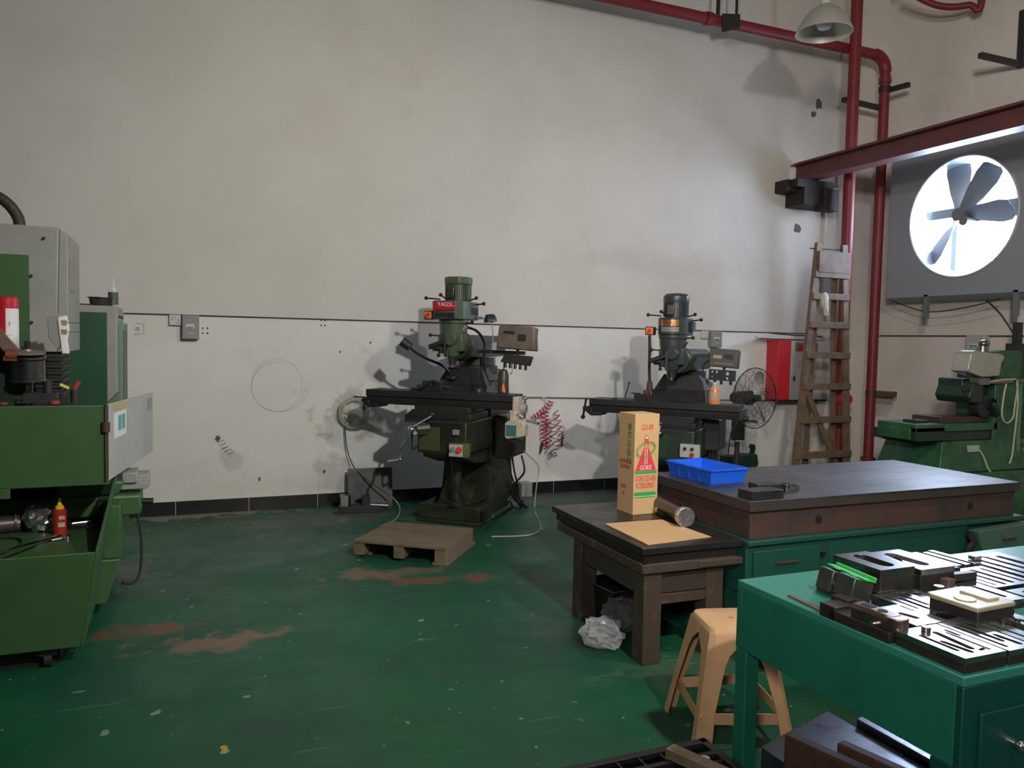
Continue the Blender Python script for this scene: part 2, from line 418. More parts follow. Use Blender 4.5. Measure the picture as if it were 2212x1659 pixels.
# corner pilaster
g = G(); g.box(7.07, WX, 7.33, WY, -0.1, 3.45); g.box(7.25, WX, 7.34, WY, 3.45, CZ); ST(g.build('trim_2', rwm, bev=0.004))
# floor
br = (0.14,0.06,0.036); tn = (0.17,0.115,0.075); gy = (0.075,0.085,0.075)
fst = []
for (x, y), (rx, ry), c, a in [((320,1362),(0.30,0.12),br,0.9), ((440,1390),(0.34,0.16),tn,0.9), ((800,1240),(0.26,0.14),tn,0.85),
        ((930,1252),(0.24,0.09),br,0.9), ((1035,1250),(0.12,0.10),br,0.9), ((860,1238),(0.42,0.10),tn,0.5),
        ((520,1378),(0.20,0.12),tn,0.5), ((420,1110),(1.0,0.22),(0.30,0.26,0.20),0.85), ((1180,1075),(1.4,0.40),gy,0.85),
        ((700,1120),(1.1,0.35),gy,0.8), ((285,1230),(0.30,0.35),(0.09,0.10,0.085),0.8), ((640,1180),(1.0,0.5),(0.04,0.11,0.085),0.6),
        ((1250,1360),(0.5,0.35),(0.012,0.035,0.03),0.6), ((1500,1440),(0.5,0.25),(0.09,0.12,0.08),0.4)]:  # dark patch at the low table: its shadow painted into the floor
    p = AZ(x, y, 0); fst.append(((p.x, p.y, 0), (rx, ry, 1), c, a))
floorm, nt, tc, noise_, rng_, bb = stain_mat('green_epoxy_floor', (0.005,0.092,0.036), 0.42, stains_or_shade=fst,
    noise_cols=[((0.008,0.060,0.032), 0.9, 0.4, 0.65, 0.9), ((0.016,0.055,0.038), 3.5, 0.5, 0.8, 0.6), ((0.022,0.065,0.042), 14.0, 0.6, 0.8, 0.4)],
    speck=[(9.0, 0.705, (0.26,0.33,0.24), 0.7), (23.0, 0.73, (0.25,0.3,0.24), 0.7), (40.0, 0.75, (0.25,0.3,0.25), 0.6)],
    streak=[((0,0,-0.2),(2.2,34,1),0.69,(0.13,0.2,0.15),0.6), ((0,0,0.5),(1.5,28,1),0.69,(0.08,0.17,0.13),0.6), ((0,0,-0.7),(1.2,40,1),0.715,(0.10,0.2,0.15),0.6), ((0,0,1.4),(2,50,1),0.72,(0.2,0.27,0.2),0.5)])
n2 = noise_(2.2); nt.links.new(rng_(n2, 0.35, 0.7, 0.66, 0.42), bb.inputs['Roughness'])
n3 = noise_(90.0, 3); bp = nt.nodes.new('ShaderNodeBump'); bp.inputs['Strength'].default_value = 0.12; bp.inputs['Distance'].default_value = 0.004
nt.links.new(n3, bp.inputs['Height']); nt.links.new(bp.outputs[0], bb.inputs['Normal'])
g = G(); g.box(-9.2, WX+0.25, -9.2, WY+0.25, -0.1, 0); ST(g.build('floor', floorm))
# tiled baseboards: 600 mm black tiles with light joints
M_tile = mat('black_tile', (0.012,0.012,0.014), 0.28); M_grout = mat('tile_grout', (0.45,0.43,0.40), 0.8)
g = G(); x = -9.0
while x < 7.0: g.box(x+0.003, min(x+0.597, 7.0), WY-0.028, WY-0.012, 0.0, 0.118); x += 0.6
b1 = ST(g.build('baseboard_back', M_tile, bev=0.001))
g = G(); g.box(-9, 7.0, WY-0.0245, WY-0.013, 0, 0.119); g.build('grout', M_grout, b1)
g = G(); y = WY-0.06
while y > -1: g.box(WX-0.016, WX, y-0.597, y, 0.0, 0.118); y -= 0.6
b2 = ST(g.build('baseboard_right', M_tile, bev=0.001))
# round scuffs and marks on the wall (pencilled circle, chips in the plaster)
M_scuff = mat('plaster_scuff', (0.45,0.43,0.39), 0.8); M_chip = mat('chipped_plaster', (0.13,0.115,0.10), 0.9)
def chips(name, pts, Y, label, r=0.02):
    g = G()
    for (x, y, s_) in pts:
        p = AY(x, y, Y); n = 9
        poly = [(p.x+r*s_*random.uniform(.6,1.2)*math.cos(2*PI*i/n), p.z+r*s_*random.uniform(.6,1.4)*math.sin(2*PI*i/n)) for i in range(n)]
        g.prism(poly, Y-0.002, Y)
    return ST(g.build(name, M_chip))
chips('trim_3', [(1768,224,3.2),(1757,247,2.4),(1722,494,3.0)], WY, '')
chips('trim_4', [(438,709,.45),(448,709,.5),(438,720,.45),(448,720,.5),(694,692,.45),(702,692,.45),(694,703,.45),(702,703,.45),
    (470,947,1.2),(560,1035,.7),(700,1018,.8),(735,760,.5),(800,740,.5)], WY-0.012, '')
# hatched pencil marks and the drawn box with a sign beside the cabinet
g = G()
def stroke(pts, w=0.004, Y=WY-0.0125):
    P = [AY(x, y, Y) for x, y in pts]
    g.tube(P, w/2, 5)
for a in range(6): stroke([(462+a*5.5, 950+a*6.5), (478+a*5.5, 944+a*6.5)], 0.006)
for a in range(4): stroke([(480+a*6, 972+a*5), (490+a*4, 966+a*6)], 0.005)
stroke([(294,698),(310,699),(310.5,721),(289,723)], 0.004)
stroke([(292,708),(301,707)], 0.004); stroke([(290,711.5),(302,711)], 0.004); stroke([(295,707),(294,715)], 0.004); stroke([(299,708),(300,717)], 0.004)
ST(g.build('trim_5', mat('pencil_mark', (0.12,0.12,0.11), 0.8)))
g = G()
for k in range(3):
    P = []
    for i in range(40):
        t = 2*PI*i/40*(0.8 if k else 1)
        p = AY(598+(55+k*3)*math.cos(t)+k*3, 832+(57-k*2)*math.sin(t)*1.0+k*2, WY-0.0125); P.append(p)
    g.tube(P, 0.0022, 4, closed=(k == 0))
ST(g.build('trim_6', M_scuff))

# ------------------------------------------------------------------ wall-mounted things on the back wall
def strand(name, label, a, b, r, m, sag=0.0, n=20, cat='cable'):
    a, b = Vector(a), Vector(b); g = G()
    g.tube([a.lerp(b, i/n)-Vector((0,0,sag*4*(i/n)*(1-i/n))) for i in range(n+1)], r, 6)
    return T(g.build(name, m), label, cat)
M_cable = mat('dark_cable', (0.05,0.045,0.04), 0.6)
strand('wall_cable', 'long thin dark cable strung along the back wall just above the sockets', (-0.5,WY-0.02,1.716), (7.05,WY-0.02,1.716), 0.006, M_cable)
strand('wall_cable', 'thin dark cable running on along the window wall behind the green grinder', (WX-0.02,7.3,1.716), (WX-0.02,3.0,1.716), 0.007, M_cable)
p, q = AY(1112,858,WY-0.03), AY(1724,866,WY-0.03)
strand('wall_cable', 'lower grey cable on the back wall passing behind both milling machines', p, q, 0.007, mat('grey_cable', (0.16,0.15,0.14), 0.5))
def socket(x0, z0, x1, z1, label):
    t = E('wall_socket', label, 'socket', (x0, WY-0.012, z0))
    w_, h_ = x1-x0, z1-z0
    g = G(); g.box(0, w_, -0.034, 0, 0, h_); g.build('cover_plate', M_white, t, bev=0.003)
    g = G()
    for u, v in ((.25,.78),(.5,.78),(.25,.55)): g.cyl((w_*u,-0.0345,h_*v),(w_*u,-0.033,h_*v), 0.004, seg=8)
    for u, v, a in ((.78,.5,0),(.68,.22,1),(.88,.22,1)):
        g.obox((w_*u,-0.0345,h_*v), (0.005 if not a else .009, 0.002, 0.012 if not a else .005))
    g.build('socket_holes', M_black, t)
    return t
socket(-0.048,1.628,0.046,1.716, 'white wall socket left of the left grey breaker box')
socket(5.375,1.628,5.465,1.714, 'white wall socket above the machine display, left of the middle breaker box')
def breaker(loc, w_, h_, d, label, rz=0, dark=False):
    t = E('breaker_box', label, 'electrical box', loc, rz)
    g = G(); g.box(0, w_, -d, 0, 0, h_); g.build('housing', M_grey if not dark else M_lgrey, t, bev=0.006)
    g = G(); g.box(w_*.22, w_*.72, -d-0.006, -d, h_*.44, h_*.62); f = g.build('breaker_switch', M_white, t)
    g = G()
    for k in range(3): g.box(w_*(.30+.13*k), w_*(.36+.13*k), -d-0.012, -d-0.006, h_*.46, h_*.52)
    g.build('toggle', M_black, f)
    g = G(); g.text('DELIXI', h_*.09, facing((w_*.5,-d-0.0006,h_*.26),(1,0,0),(0,0,1))); g.build('lettering', M_white, t)
    return t
breaker((0.052,WY-0.012,1.513), 0.135, 0.205, 0.075, 'grey breaker box on the wall beside the left socket')
breaker((5.475,WY-0.012,1.535), 0.14, 0.18, 0.075, 'grey breaker box above the display of the right milling machine')
breaker((WX,6.08,1.50), 0.22, 0.22, 0.09, 'grey-beige breaker box on the window wall behind the grinder', rz=-PI/2, dark=True)

# fire hose cabinet
t = E('fire_hose_cabinet', 'red and grey fire hose cabinet on the back wall behind the wooden ladder', 'fire cabinet', (6.30, 7.16, 0.95))
g = G(); g.box(0,0.75,0,0.20,0,0.68); g.build('body', M_redc, t, bev=0.004)
g = G(); g.box(0.175,0.75,-0.012,0,0.0,0.68); d_ = g.build('door', M_lgrey, t, bev=0.002)
g = G(); g.box(0.23,0.56,-0.016,-0.012,0.555,0.655); g.build('vent_panel', mat('grey_panel', (0.20,0.21,0.20), 0.5), d_)
for k in range(2):
    g = G(); g.box(0.265+0.17*k,0.33+0.17*k,-0.020,-0.016,0.56,0.64); g.build('red_square', M_redc, d_)
g = G(); g.text('消火栓', 0.12, facing((0.43,-0.013,0.40),(1,0,0),(0,0,1))); g.text('火警119', 0.07, facing((0.44,-0.013,0.26),(1,0,0),(0,0,1)))
g.text('✱', 0.05, facing((0.31,-0.013,0.16),(1,0,0),(0,0,1)))
g.build('lettering', mat('faded_red_ink', (0.42,0.20,0.18), 0.6), d_)
g = G(); g.box(0.215,0.228,-0.03,-0.012,0.22,0.27); g.build('latch', M_iron, d_)
g = G(); g.beam((0.02,0.02,-0.012),(0.75,0.02,-0.012),0.03,0.02); g.build('bottom_rail', M_iron, t)
p, q = AY(1626,731,7.24), AY(1752,741,7.24)
for k, (a, b, lab) in enumerate([((6.02,7.22,1.660),(6.98,7.20,1.655),'long pale plastic trunking strip lying on the fire hose cabinet'),
                 ((6.10,7.28,1.648),(7.02,7.28,1.650),'long pale trunking strip behind the other on the fire hose cabinet')]):
    g = G(); g.beam(a, b, 0.045, 0.022 if k == 0 else 0.03); T(g.build('trunking_strip', M_white, bev=0.002), lab, 'strip')
g = G(); g.tube(spline([(6.15,7.16,1.712),(6.30,7.17,1.700),(6.60,7.18,1.690),(6.95,7.18,1.684)]), 0.008, 6)
T(g.build('bent_rod', M_cable), 'dark bent rod lying on top of the white trunking strips', 'rod')

# ------------------------------------------------------------------ fire pipes
PY = 7.0
t = E('fire_pipe', 'red fire pipe running along the ceiling and down to the floor beside the window', 'pipe', (7.56, PY, 0))
top = 4.92
pts = [(7.56,PY,0.0),(7.56,PY,top-0.17)]
for i in range(1, 9):
    a = PI/2*i/8; pts.append((7.56-0.17+0.17*math.cos(a), PY, top-0.17+0.17*math.sin(a)))
g = G(); g.tube([(x-7.56,y-PY,z) for x,y,z in pts[:2]], 0.056, 20); g.build('riser', M_red, t)
g = G(); g.tube([(x-7.56,y-PY,z) for x,y,z in pts[1:]], 0.066, 20); g.build('elbow', M_red, t)
g = G(); g.cyl((-0.17,0,top),(-4.6,0,top), 0.056, seg=20); g.build('horizontal_run', M_red, t)
g = G(); g.cyl((0,0,0.24),(0,0,0.27),0.085,seg=20); g.cyl((0,0,0.0),(0,0,0.03),0.10,seg=20); g.build('flange', M_red, t)
g = G(); g.cyl((0,0,top-0.30),(0,0,top-0.24),0.068,seg=20); g.build('coupling', M_red, t)
g = G(); g.cyl((-2.45,0,top),(-2.52,0,top),0.068,seg=16); g.build('coupling', M_red, t)
t2 = E('fire_pipe', 'thick red fire riser standing behind the wooden ladder, left of the other riser', 'pipe', (6.955, 6.87, 0))
g = G(); g.cyl((0,0,0),(0,0,CZ),0.062,seg=20); g.build('riser', M_red, t2)
g = G(); g.sph((0,-0.05,0.98),0.085,14); g.cyl((0,-0.13,0.98),(0,-0.02,0.98),0.055,seg=14); g.build('valve', M_redc, t2)
g = G(); g.cyl((0,0,0.24),(0,0,0.27),0.09,seg=20); g.cyl((0,0,1.08),(0,0,1.12),0.075,seg=16); g.build('flange', M_red, t2)
g = G(); g.beam((6.96,PY+0.02,4.36),(7.52,PY+0.02,4.34),0.05,0.05)
T(g.build('pipe_bracket', M_iron), 'black steel bracket tying the two red risers together high up', 'bracket')
g = G(); g.beam((7.62,PY-0.01,4.55),(7.66,PY-0.25,4.55),0.05,0.05); g.cyl((7.56,PY,4.52),(7.56,PY,4.58),0.066,seg=16)
T(g.build('pipe_clamp', M_iron), 'black clamp holding the right riser to the window wall below its elbow', 'clamp')
g = G(); g.beam((7.60,PY-0.02,1.03),(7.72,PY-0.22,1.03),0.06,0.06); g.beam((7.60,PY-0.05,0.99),(7.66,PY-0.22,0.99),0.05,0.03); g.cyl((7.56,PY,1.0),(7.56,PY,1.06),0.062,seg=16)
T(g.build('pipe_clamp', M_rust), 'rusty red clamp fixing the right riser to the wall at waist height', 'clamp')
hx = AY(1567,40,PY).x
g = G(); g.beam((hx-0.06,PY+0.05,top+0.02),(hx-0.06,PY+0.05,CZ),0.04,0.02); g.beam((hx+0.10,PY-0.05,top+0.02),(hx+0.10,PY-0.05,CZ),0.02,0.02)
g.prism([(hx-0.09,top+0.05),(hx+0.13,top+0.08),(hx+0.13,top-0.06),(hx-0.06,top-0.13),(hx-0.09,top-0.13)], PY-0.075, PY-0.062)
T(g.build('pipe_hanger', M_iron), 'black hanger with two rods carrying the red ceiling pipe', 'hanger')
p = AY(1880,5,6.4)
g = G(); g.tube(spline([(7.3,6.6,5.5),(7.55,6.35,5.26),(7.72,6.1,5.2),(7.80,6.0,5.3),(7.80,6.0,7.2)],6), 0.035, 12)
T(g.build('branch_pipe', M_red), 'thin red branch pipe with a bend at the very top beside the riser', 'pipe')

# ------------------------------------------------------------------ pendant lamp
lc = AY(1780, 72, 5.35)
t = E('pendant_lamp', 'large bell-shaped high-bay lamp hanging in front of the red riser', 'lamp', (lc.x, lc.y, lc.z))
g = G(); g.lathe([(0.232,0.0),(0.225,0.02),(0.20,0.07),(0.165,0.13),(0.12,0.185),(0.07,0.215),(0.045,0.235)], seg=40)
g.build('lamp_shade', mat('spun_aluminium', (0.52,0.49,0.45), 0.45, 0.5), t, solid=0.004)
g = G(); g.cyl((0,0,0.22),(0,0,0.33),0.045,0.03,seg=20); g.build('lamp_cap', M_lgrey, t)
g = G(); g.lathe([(0,0.03),(0.05,0.04),(0.065,0.08),(0.05,0.13),(0.03,0.2)], seg=20); g.build('bulb', mat('unlit_bulb', (0.75,0.75,0.72), 0.25), t)
g = G(); g.cyl((0,0,0.33),(0,0,CZ-lc.z),0.008,seg=8); g.build('cord', M_lgrey, t)

# ------------------------------------------------------------------ crane rail beam + corbel
BX = 6.6
t = E('crane_beam', 'long oxide-red steel crane beam running from the corner past the window', 'beam', (BX, 7.3, 3.44))
g = G()
g.box(-0.09,0.09,-8.3,0.02,0.0,0.016); g.box(-0.09,0.09,-8.3,0.02,0.184,0.20); g.box(-0.006,0.006,-8.3,0.02,0.016,0.184)
g.build('i_beam', M_brown, t)
g = G(); g.box(-0.02,0.02,-8.3,0.04,0.20,0.23); g.build('rail', M_rust, t)
t = E('beam_bracket', 'shade-darkened rusty steel bracket box carrying the left end of the crane beam', 'bracket', (6.50, 7.12, 3.44))
g = G(); g.box(0.0,0.44,-0.05,0.25,-0.28,-0.09); g.box(0.24,0.46,-0.1,0.05,-0.33,-0.09); g.build('bracket_box', mat('shaded_oxide', (0.022,0.011,0.011),0.7), t)  # oxide colour darkened to carry the shade on the bracket
g = G(); g.box(-0.10,0.42,-0.05,0.25,-0.09,-0.001); g.box(-0.16,0.02,0.05,0.25,-0.13,-0.002); g.build('seat_plate', mat('shaded_oxide', (0.022,0.011,0.011),0.7), t)

# ------------------------------------------------------------------ exhaust fan in the window opening (window_1)
w1 = bpy.data.objects.new('window_1', None); COL.objects.link(w1); w1['kind'] = 'structure'; w1.location = (WX, (FY0+FY1)/2, FZ0)
M_fr = mat('grey_steel_frame', (0.16,0.17,0.18), 0.5)
def wpart(g, name, m, **k): return g.xf(Matrix.Translation((-WX, -(FY0+FY1)/2, -FZ0))).build(name, m, w1, **k)
g = G()
for y in (FY0+0.02, 6.48, FY1-0.02): g.box(WX+0.16,WX+0.20,y-0.03,y+0.03,FZ0,FZ1)
for z in (FZ0+0.03, 3.12, FZ1-0.03): g.box(WX+0.16,WX+0.20,FY0,FY1,z-0.035,z+0.035)
wpart(g, 'window_frame', M_fr)
g = G()
for i in range(9): g.obox((WX+0.22, (FY0+FY1)/2, FZ0+0.02+i*0.02), (0.05, FY1-FY0, 0.004), (0, 0.5, 0))
for i in range(13): g.obox((WX+0.22, (FY0+FY1)/2, FZ1-0.02-i*0.02), (0.05, FY1-FY0, 0.004), (0, 0.5, 0))
wpart(g, 'louvre', mat('pale_louvre', (0.5,0.52,0.55), 0.5))

FX = 7.60
t = E('exhaust_fan', 'big square exhaust fan with a round mouth mounted against the bright window', 'fan', (FX, 6.15, 2.14))
def fpart(g, name, m, par=None, **k): return g.xf(Matrix.Translation((-FX, -6.15, -2.14))).build(name, m, par or t, **k)
cy_, cz_, rr_ = 5.97, 2.96, 0.632
M_ = Matrix(((0,0,1,FX),(1,0,0,0),(0,1,0,0),(0,0,0,1)))
g = G(); g.holed(rect(5.18,6.88,2.14,3.76), [circ(cy_, cz_, rr_, 64)], 0, 0.012, M_)
fpart(g, 'front_panel', mat('galvanised_sheet', (0.30,0.33,0.37), 0.5, 0.2))
g = G()
def quadbox(pts, n, th=0.012):
    n = Vector(n)*th; A = [g.bm.verts.new(p) for p in pts]; B = [g.bm.verts.new(Vector(p)+n) for p in pts]
    for i in range(4): g.bm.faces.new((A[i],A[(i+1)%4],B[(i+1)%4],B[i]))
    g.bm.faces.new(A[::-1]); g.bm.faces.new(B)
F4 = [(FX+0.012,6.87,2.14),(FX+0.012,6.87,3.76),(FX+0.012,5.18,3.76),(FX+0.012,5.18,2.14)]; B4 = [(WX-0.002,7.16,2.10),(WX-0.002,7.16,3.86),(WX-0.002,5.10,3.86),(WX-0.002,5.10,2.10)]
for i, n in enumerate(((0,-1,0),(0,0,-1),(0,1,0),(0,0,1))): quadbox([F4[i],F4[(i+1)%4],B4[(i+1)%4],B4[i]], n)
fpart(g, 'housing', MATS['galvanised_sheet'])
g = G(); n = 64
ring = [(FX+0.0, cy_+rr_*math.cos(2*PI*i/n), cz_+rr_*math.sin(2*PI*i/n)) for i in range(n)]
g.tube(ring, 0.014, 8, closed=True)
A = [g.bm.verts.new((FX+0.01, y, z)) for _, y, z in ring]; B = [g.bm.verts.new((FX+0.22, cy_+(y-cy_)*0.93, cz_+(z-cz_)*0.93)) for _, y, z in ring]
for i in range(n): g.bm.faces.new((A[i],A[(i+1)%n],B[(i+1)%n],B[i]))
fpart(g, 'mouth_ring', mat('pale_shroud', (0.45,0.48,0.52), 0.5, 0.3))
hub = (FX+0.16, 6.10, 3.01)
for k, a in enumerate((84, 128, 198, 305, 318, 182)):
    a = math.radians(a); g = G()
    d = Vector((0, math.cos(a), math.sin(a))); s_ = Vector((0, -math.sin(a), math.cos(a)))
    h = Vector(hub); wds = [(0.07,0.03),(0.25,0.085),(0.45,0.115),(0.56,0.10),(0.585,0.05)]
    V = []
    for r, w_ in wds:
        V.append((g.bm.verts.new(h+d*r+s_*w_+Vector((0.05,0,0))), g.bm.verts.new(h+d*r-s_*w_*0.9-Vector((0.05,0,0)))))
    for q0, q1 in zip(V, V[1:]): g.bm.faces.new((q0[0],q0[1],q1[1],q1[0]))
    if k in (0, 1, 3, 5): fpart(g, 'blade', mat('fan_blade_metal', (0.20,0.21,0.23), 0.5, 0.4), solid=0.004)
    else: g.bm.free()
g = G(); g.cyl((hub[0]-0.05,hub[1],hub[2]),(hub[0]+0.05,hub[1],hub[2]),0.07,seg=20); fpart(g, 'hub', M_fr)
g = G(); g.box(FX+0.25,FX+0.29,5.20,6.87,3.01,3.11); fpart(g, 'motor_crossbar', M_fr)
g = G(); g.box(FX+0.24,FX+0.29,5.20,6.05,2.93,3.02); g.cyl((FX+0.1,6.02,2.93),(FX+0.3,6.02,2.93),0.05,seg=14); fpart(g, 'motor', M_fr)
for y in (5.33, 6.35):
    g = G(); g.beam((FX+0.02,y,2.16),(FX+0.02,y,1.90),0.05,0.04); fpart(g, 'support_leg', M_fr)
g = G(); g.tube(spline([(FX+0.05,6.85,2.12),(FX+0.06,6.4,1.98),(FX+0.05,5.95,2.0),(FX+0.03,5.5,2.08)]), 0.006, 6); fpart(g, 'loose_wire', M_rubber)
g = G(); g.tube(spline([(WX-0.02,5.95,2.13),(WX-0.02,5.75,1.95),(WX-0.02,5.60,1.75)]), 0.006, 6); fpart(g, 'hanging_wire', M_rubber)

# angle iron bracket sticking out at the top right
g = G(); a = AX(2119,121,7.8); b = AX(2206,143,7.8)
g.beam((7.35,5.65,4.48),(7.98,5.65,4.48),0.05,0.05); g.beam((7.95,5.65,4.45),(7.95,5.65,5.02),0.06,0.05)
T(g.build('wall_bracket', M_iron), 'black angle-iron bracket on the window wall above the crane beam', 'bracket')

# ------------------------------------------------------------------ turret milling machines
def ballbar(g, a, b, r=0.006, rb=0.016):
    g.cyl(a, b, r, seg=8); g.sph(b, rb, 10)
def make_mill(v, loc, rz, label):
    """v = 1 (pale green, left) or 2 (dark grey, right); local x right along the table, y back, z up"""
    t = E('milling_machine', label, 'milling machine', loc, rz, group='turret milling machines by the back wall')
    hm, bm_ = (M_mill, M_millb) if v == 1 else (M_mill2, M_mill2b)
    dz = 0.0 if v == 1 else -0.085          # head and ram height
    tz = 0.0 if v == 1 else -0.07           # knee and table height
    # base
    g = G(); g.frust(0, (-0.24,0.345,0,0.78), 0.03, (-0.24,0.345,0,0.78)); g.box(-0.22,0.33,0.01,0.77,0.03,0.155)
    g.prism([(0.30,0.0),(0.355,0.0),(0.355,0.03),(0.33,0.05)], 0.30, 0.82)
    g.prism([(0.0,0.14),(0.10,0.14),(0.28,0.34),(0.28,0.14)], -0.10, 0.20, 'yz')
    g.build('base', bm_, t, bev=0.008)
    g = G(); g.box(0.3455,0.349,0.05,0.12,0.02,0.12); g.build('base_recess', M_dark, t)
    # column
    g = G(); g.frust(0.15, (-0.14,0.34,0.27,0.84), 1.20+tz*.5, (-0.08,0.30,0.33,0.78)); g.frust(1.20+tz*.5, (-0.08,0.30,0.33,0.78), 1.30+dz, (-0.06,0.24,0.34,0.72))
    g.build('column', bm_, t, bev=0.012)
    g = G(); g.box(-0.04,0.22,0.24,0.29,0.50,1.18); g.build('column_way', M_oily, t)
    # rubber way cover between table and column
    g = G(); g.frust(1.03+tz, (-0.21,0.35,0.07,0.34), 1.17+dz*.3, (-0.165,0.305,0.20,0.40)); g.frust(1.17+dz*.3,(-0.16,0.30,0.205,0.40),1.315+dz*.4,(-0.085,0.235,0.25,0.42))
    g.build('way_cover', M_oily, t, bev=0.004)
    # turret and ram
    g = G(); g.cyl((0.08,0.52,1.26+dz),(0.08,0.52,1.33+dz),0.19,seg=28); g.cyl((0.08,0.52,1.33+dz),(0.08,0.52,1.40+dz),0.16,seg=28); g.build('turret', bm_, t, bev=0.005)
    g = G(); g.box(-0.04,0.19,0.14,0.98,1.41+dz,1.57+dz); g.prism([(-0.04,1.56+dz),(0.19,1.56+dz),(0.15,1.60+dz),(0.0,1.60+dz)], 0.14,0.98)
    g.build('ram', bm_, t, bev=0.008)
    g = G(); g.cyl((0.075,0.04,1.50+dz),(0.075,0.20,1.50+dz),0.115,seg=24); g.cyl((0.075,0.12,1.50+dz),(0.075,0.18,1.50+dz),0.125,seg=24); g.build('ram_adapter', bm_, t, bev=0.004)
    if v == 1:
        g = G(); g.box(0.191,0.194,0.62,0.72,1.44,1.54); g.build('ram_plate', M_lgrey, t)
    # head body
    cx = 0.075 if v == 1 else 0.05
    g = G()
    g.lathe([(0.0,0),(0.05,0.0),(0.062,0.02),(0.068,0.06),(0.085,0.10),(0.10,0.16),(0.105,0.215),(0,0.215)], (cx,-0.02,1.41+dz), seg=24)
    g.box(cx-0.10,cx-0.01,-0.09,0.06,1.44+dz,1.60+dz); g.box(cx-0.06,cx+0.10,-0.06,0.10,1.46+dz,1.61+dz)
    g.cyl((cx+0.02,-0.13,1.56+dz),(cx+0.02,0,1.56+dz),0.055,seg=20)
    g.build('quill_head', hm, t, bev=0.008)
    g = G(); g.box(cx-0.028,cx-0.008,-0.135,-0.11,1.42+dz,1.58+dz); g.cyl((cx-0.018,-0.10,1.41+dz),(cx-0.018,-0.10,1.45+dz),0.017,seg=12)
    g.build('depth_scale', M_mid, t)
    g = G(); g.cyl((cx,-0.02,1.35+dz),(cx,-0.02,1.41+dz),0.036,0.045,seg=18); g.cyl((cx,-0.02,1.325+dz),(cx,-0.02,1.36+dz),0.024,seg=14); g.build('spindle_nose', M_mid, t)
    g = G(); g.cyl((cx-0.03,-0.11,1.54+dz),(cx-0.16,-0.13,1.49+dz),0.022,seg=12)
    g.cyl((cx-0.08,-0.08,1.49+dz),(cx-0.14,-0.10,1.49+dz),0.032,seg=14); g.build('feed_hub', M_oily, t)
    # neck and belt housing
    g = G(); g.lathe([(0,0),(0.115,0),(0.118,0.07),(0.125,0.078),(0.125,0.11),(0,0.11)], (cx,0.0,1.615+dz), seg=28); g.build('neck', hm, t, bev=0.004)
    hp = [(cx-0.155,-0.02),(cx-0.15,-0.10),(cx-0.11,-0.155),(cx-0.02,-0.17),(cx+0.07,-0.155),(cx+0.125,-0.10),(cx+0.14,0.0),(cx+0.14,0.20),(cx+0.09,0.26),(cx-0.09,0.26),(cx-0.145,0.20)]
    if v == 2:
        hp = [(cx+0.125*math.cos(a)*1.05, 0.0+0.14*math.sin(a)) for a in [PI+PI*i/12 for i in range(13)]] + [(cx+0.135,0.18),(cx+0.09,0.25),(cx-0.09,0.25),(cx-0.135,0.18)]
    g = G(); g.prism(hp, 1.722+dz, 1.872+dz, 'xy'); hs = g.build('belt_housing', hm, t, bev=0.008)
    if v == 1:
        g = G(); g.box(cx-0.11,cx+0.085,-0.176,-0.165,1.795,1.86)
        g.build('nameplate', M_label, hs, bev=0.002, label='red nameplate')
        g = G(); g.text('TAIZE', 0.044, facing((cx-0.005,-0.1765,1.838),(1,0,0),(0,0,1)), sx=1.15)
        g.box(cx+0.05,cx+0.08,-0.177,-0.176,1.826,1.829); g.build('nameplate_letters', M_paper, hs)
        g = G(); g.box(cx-0.09,cx+0.03,-0.172,-0.163,1.738,1.772); g.box(cx+0.035,cx+0.075,-0.172,-0.160,1.735,1.775); g.build('speed_plate', M_oily, hs)
        g = G(); g.box(cx+0.137,cx+0.143,0.04,0.19,1.765,1.825); g.build('belt_window', M_dark, hs)
        g = G(); g.box(cx+0.06,cx+0.16,0.12,0.27,1.735,1.755); g.build('belt_door', hm, hs)
    else:
        n = 12; ga = G(); gb = G()
        for i in range(n):
            a0 = PI*1.5-0.62+1.24*i/n; a1 = a0+1.24/n
            q = lambda a, r: (cx+0.131*r*math.cos(a)*1.0+0.0, 0.14*r*math.sin(a))
            p0, p1 = q(a0,1.03), q(a1,1.03); o0, o1 = q(a0,0.98), q(a1,0.98)
            for z0, z1, gg in ((1.800,1.852,ga),(1.748,1.790,gb)):
                gg.frust(z0+dz,(0,0,0,0),z1+dz,(0,0,0,0)) if False else gg.prism([p0,p1,o1,o0], z0+dz, z1+dz, 'xy')
        ga.build('nameplate', M_gold, hs, label='gold nameplate'); gb.build('speed_plate', M_grey, hs)
        g = G()
        for k, ch in enumerate('NYEQ.'):
            a = PI*1.5-0.40+0.2*k; x_, y_ = cx+0.131*1.045*math.cos(a), 0.14*1.045*math.sin(a)
            g.text(ch, 0.042, facing((x_,y_,1.826+dz),(-math.sin(a),math.cos(a),0),(0,0,1)), sx=0.8)
        g.build('nameplate_letters', mat('dark_brass', (0.20,0.05,0.02), 0.5), hs)
        g = G(); g.box(cx+0.132,cx+0.16,0.03,0.16,1.76+dz,1.84+dz); g.build('belt_window', M_dark, hs)
    # motor
    mx, my = cx-0.005, 0.10
    g = G(); nf = 36
    for i in range(nf):
        a = 2*PI*i/nf
        g.beam((mx+0.10*math.cos(a),my+0.10*math.sin(a),1.885+dz),(mx+0.10*math.cos(a),my+0.10*math.sin(a),2.015+dz),0.006,0.022,up=(math.cos(a),math.sin(a),0))
    g.cyl((mx,my,1.87+dz),(mx,my,2.02+dz),0.098,seg=32)
    mo = g.build('motor', hm, t)
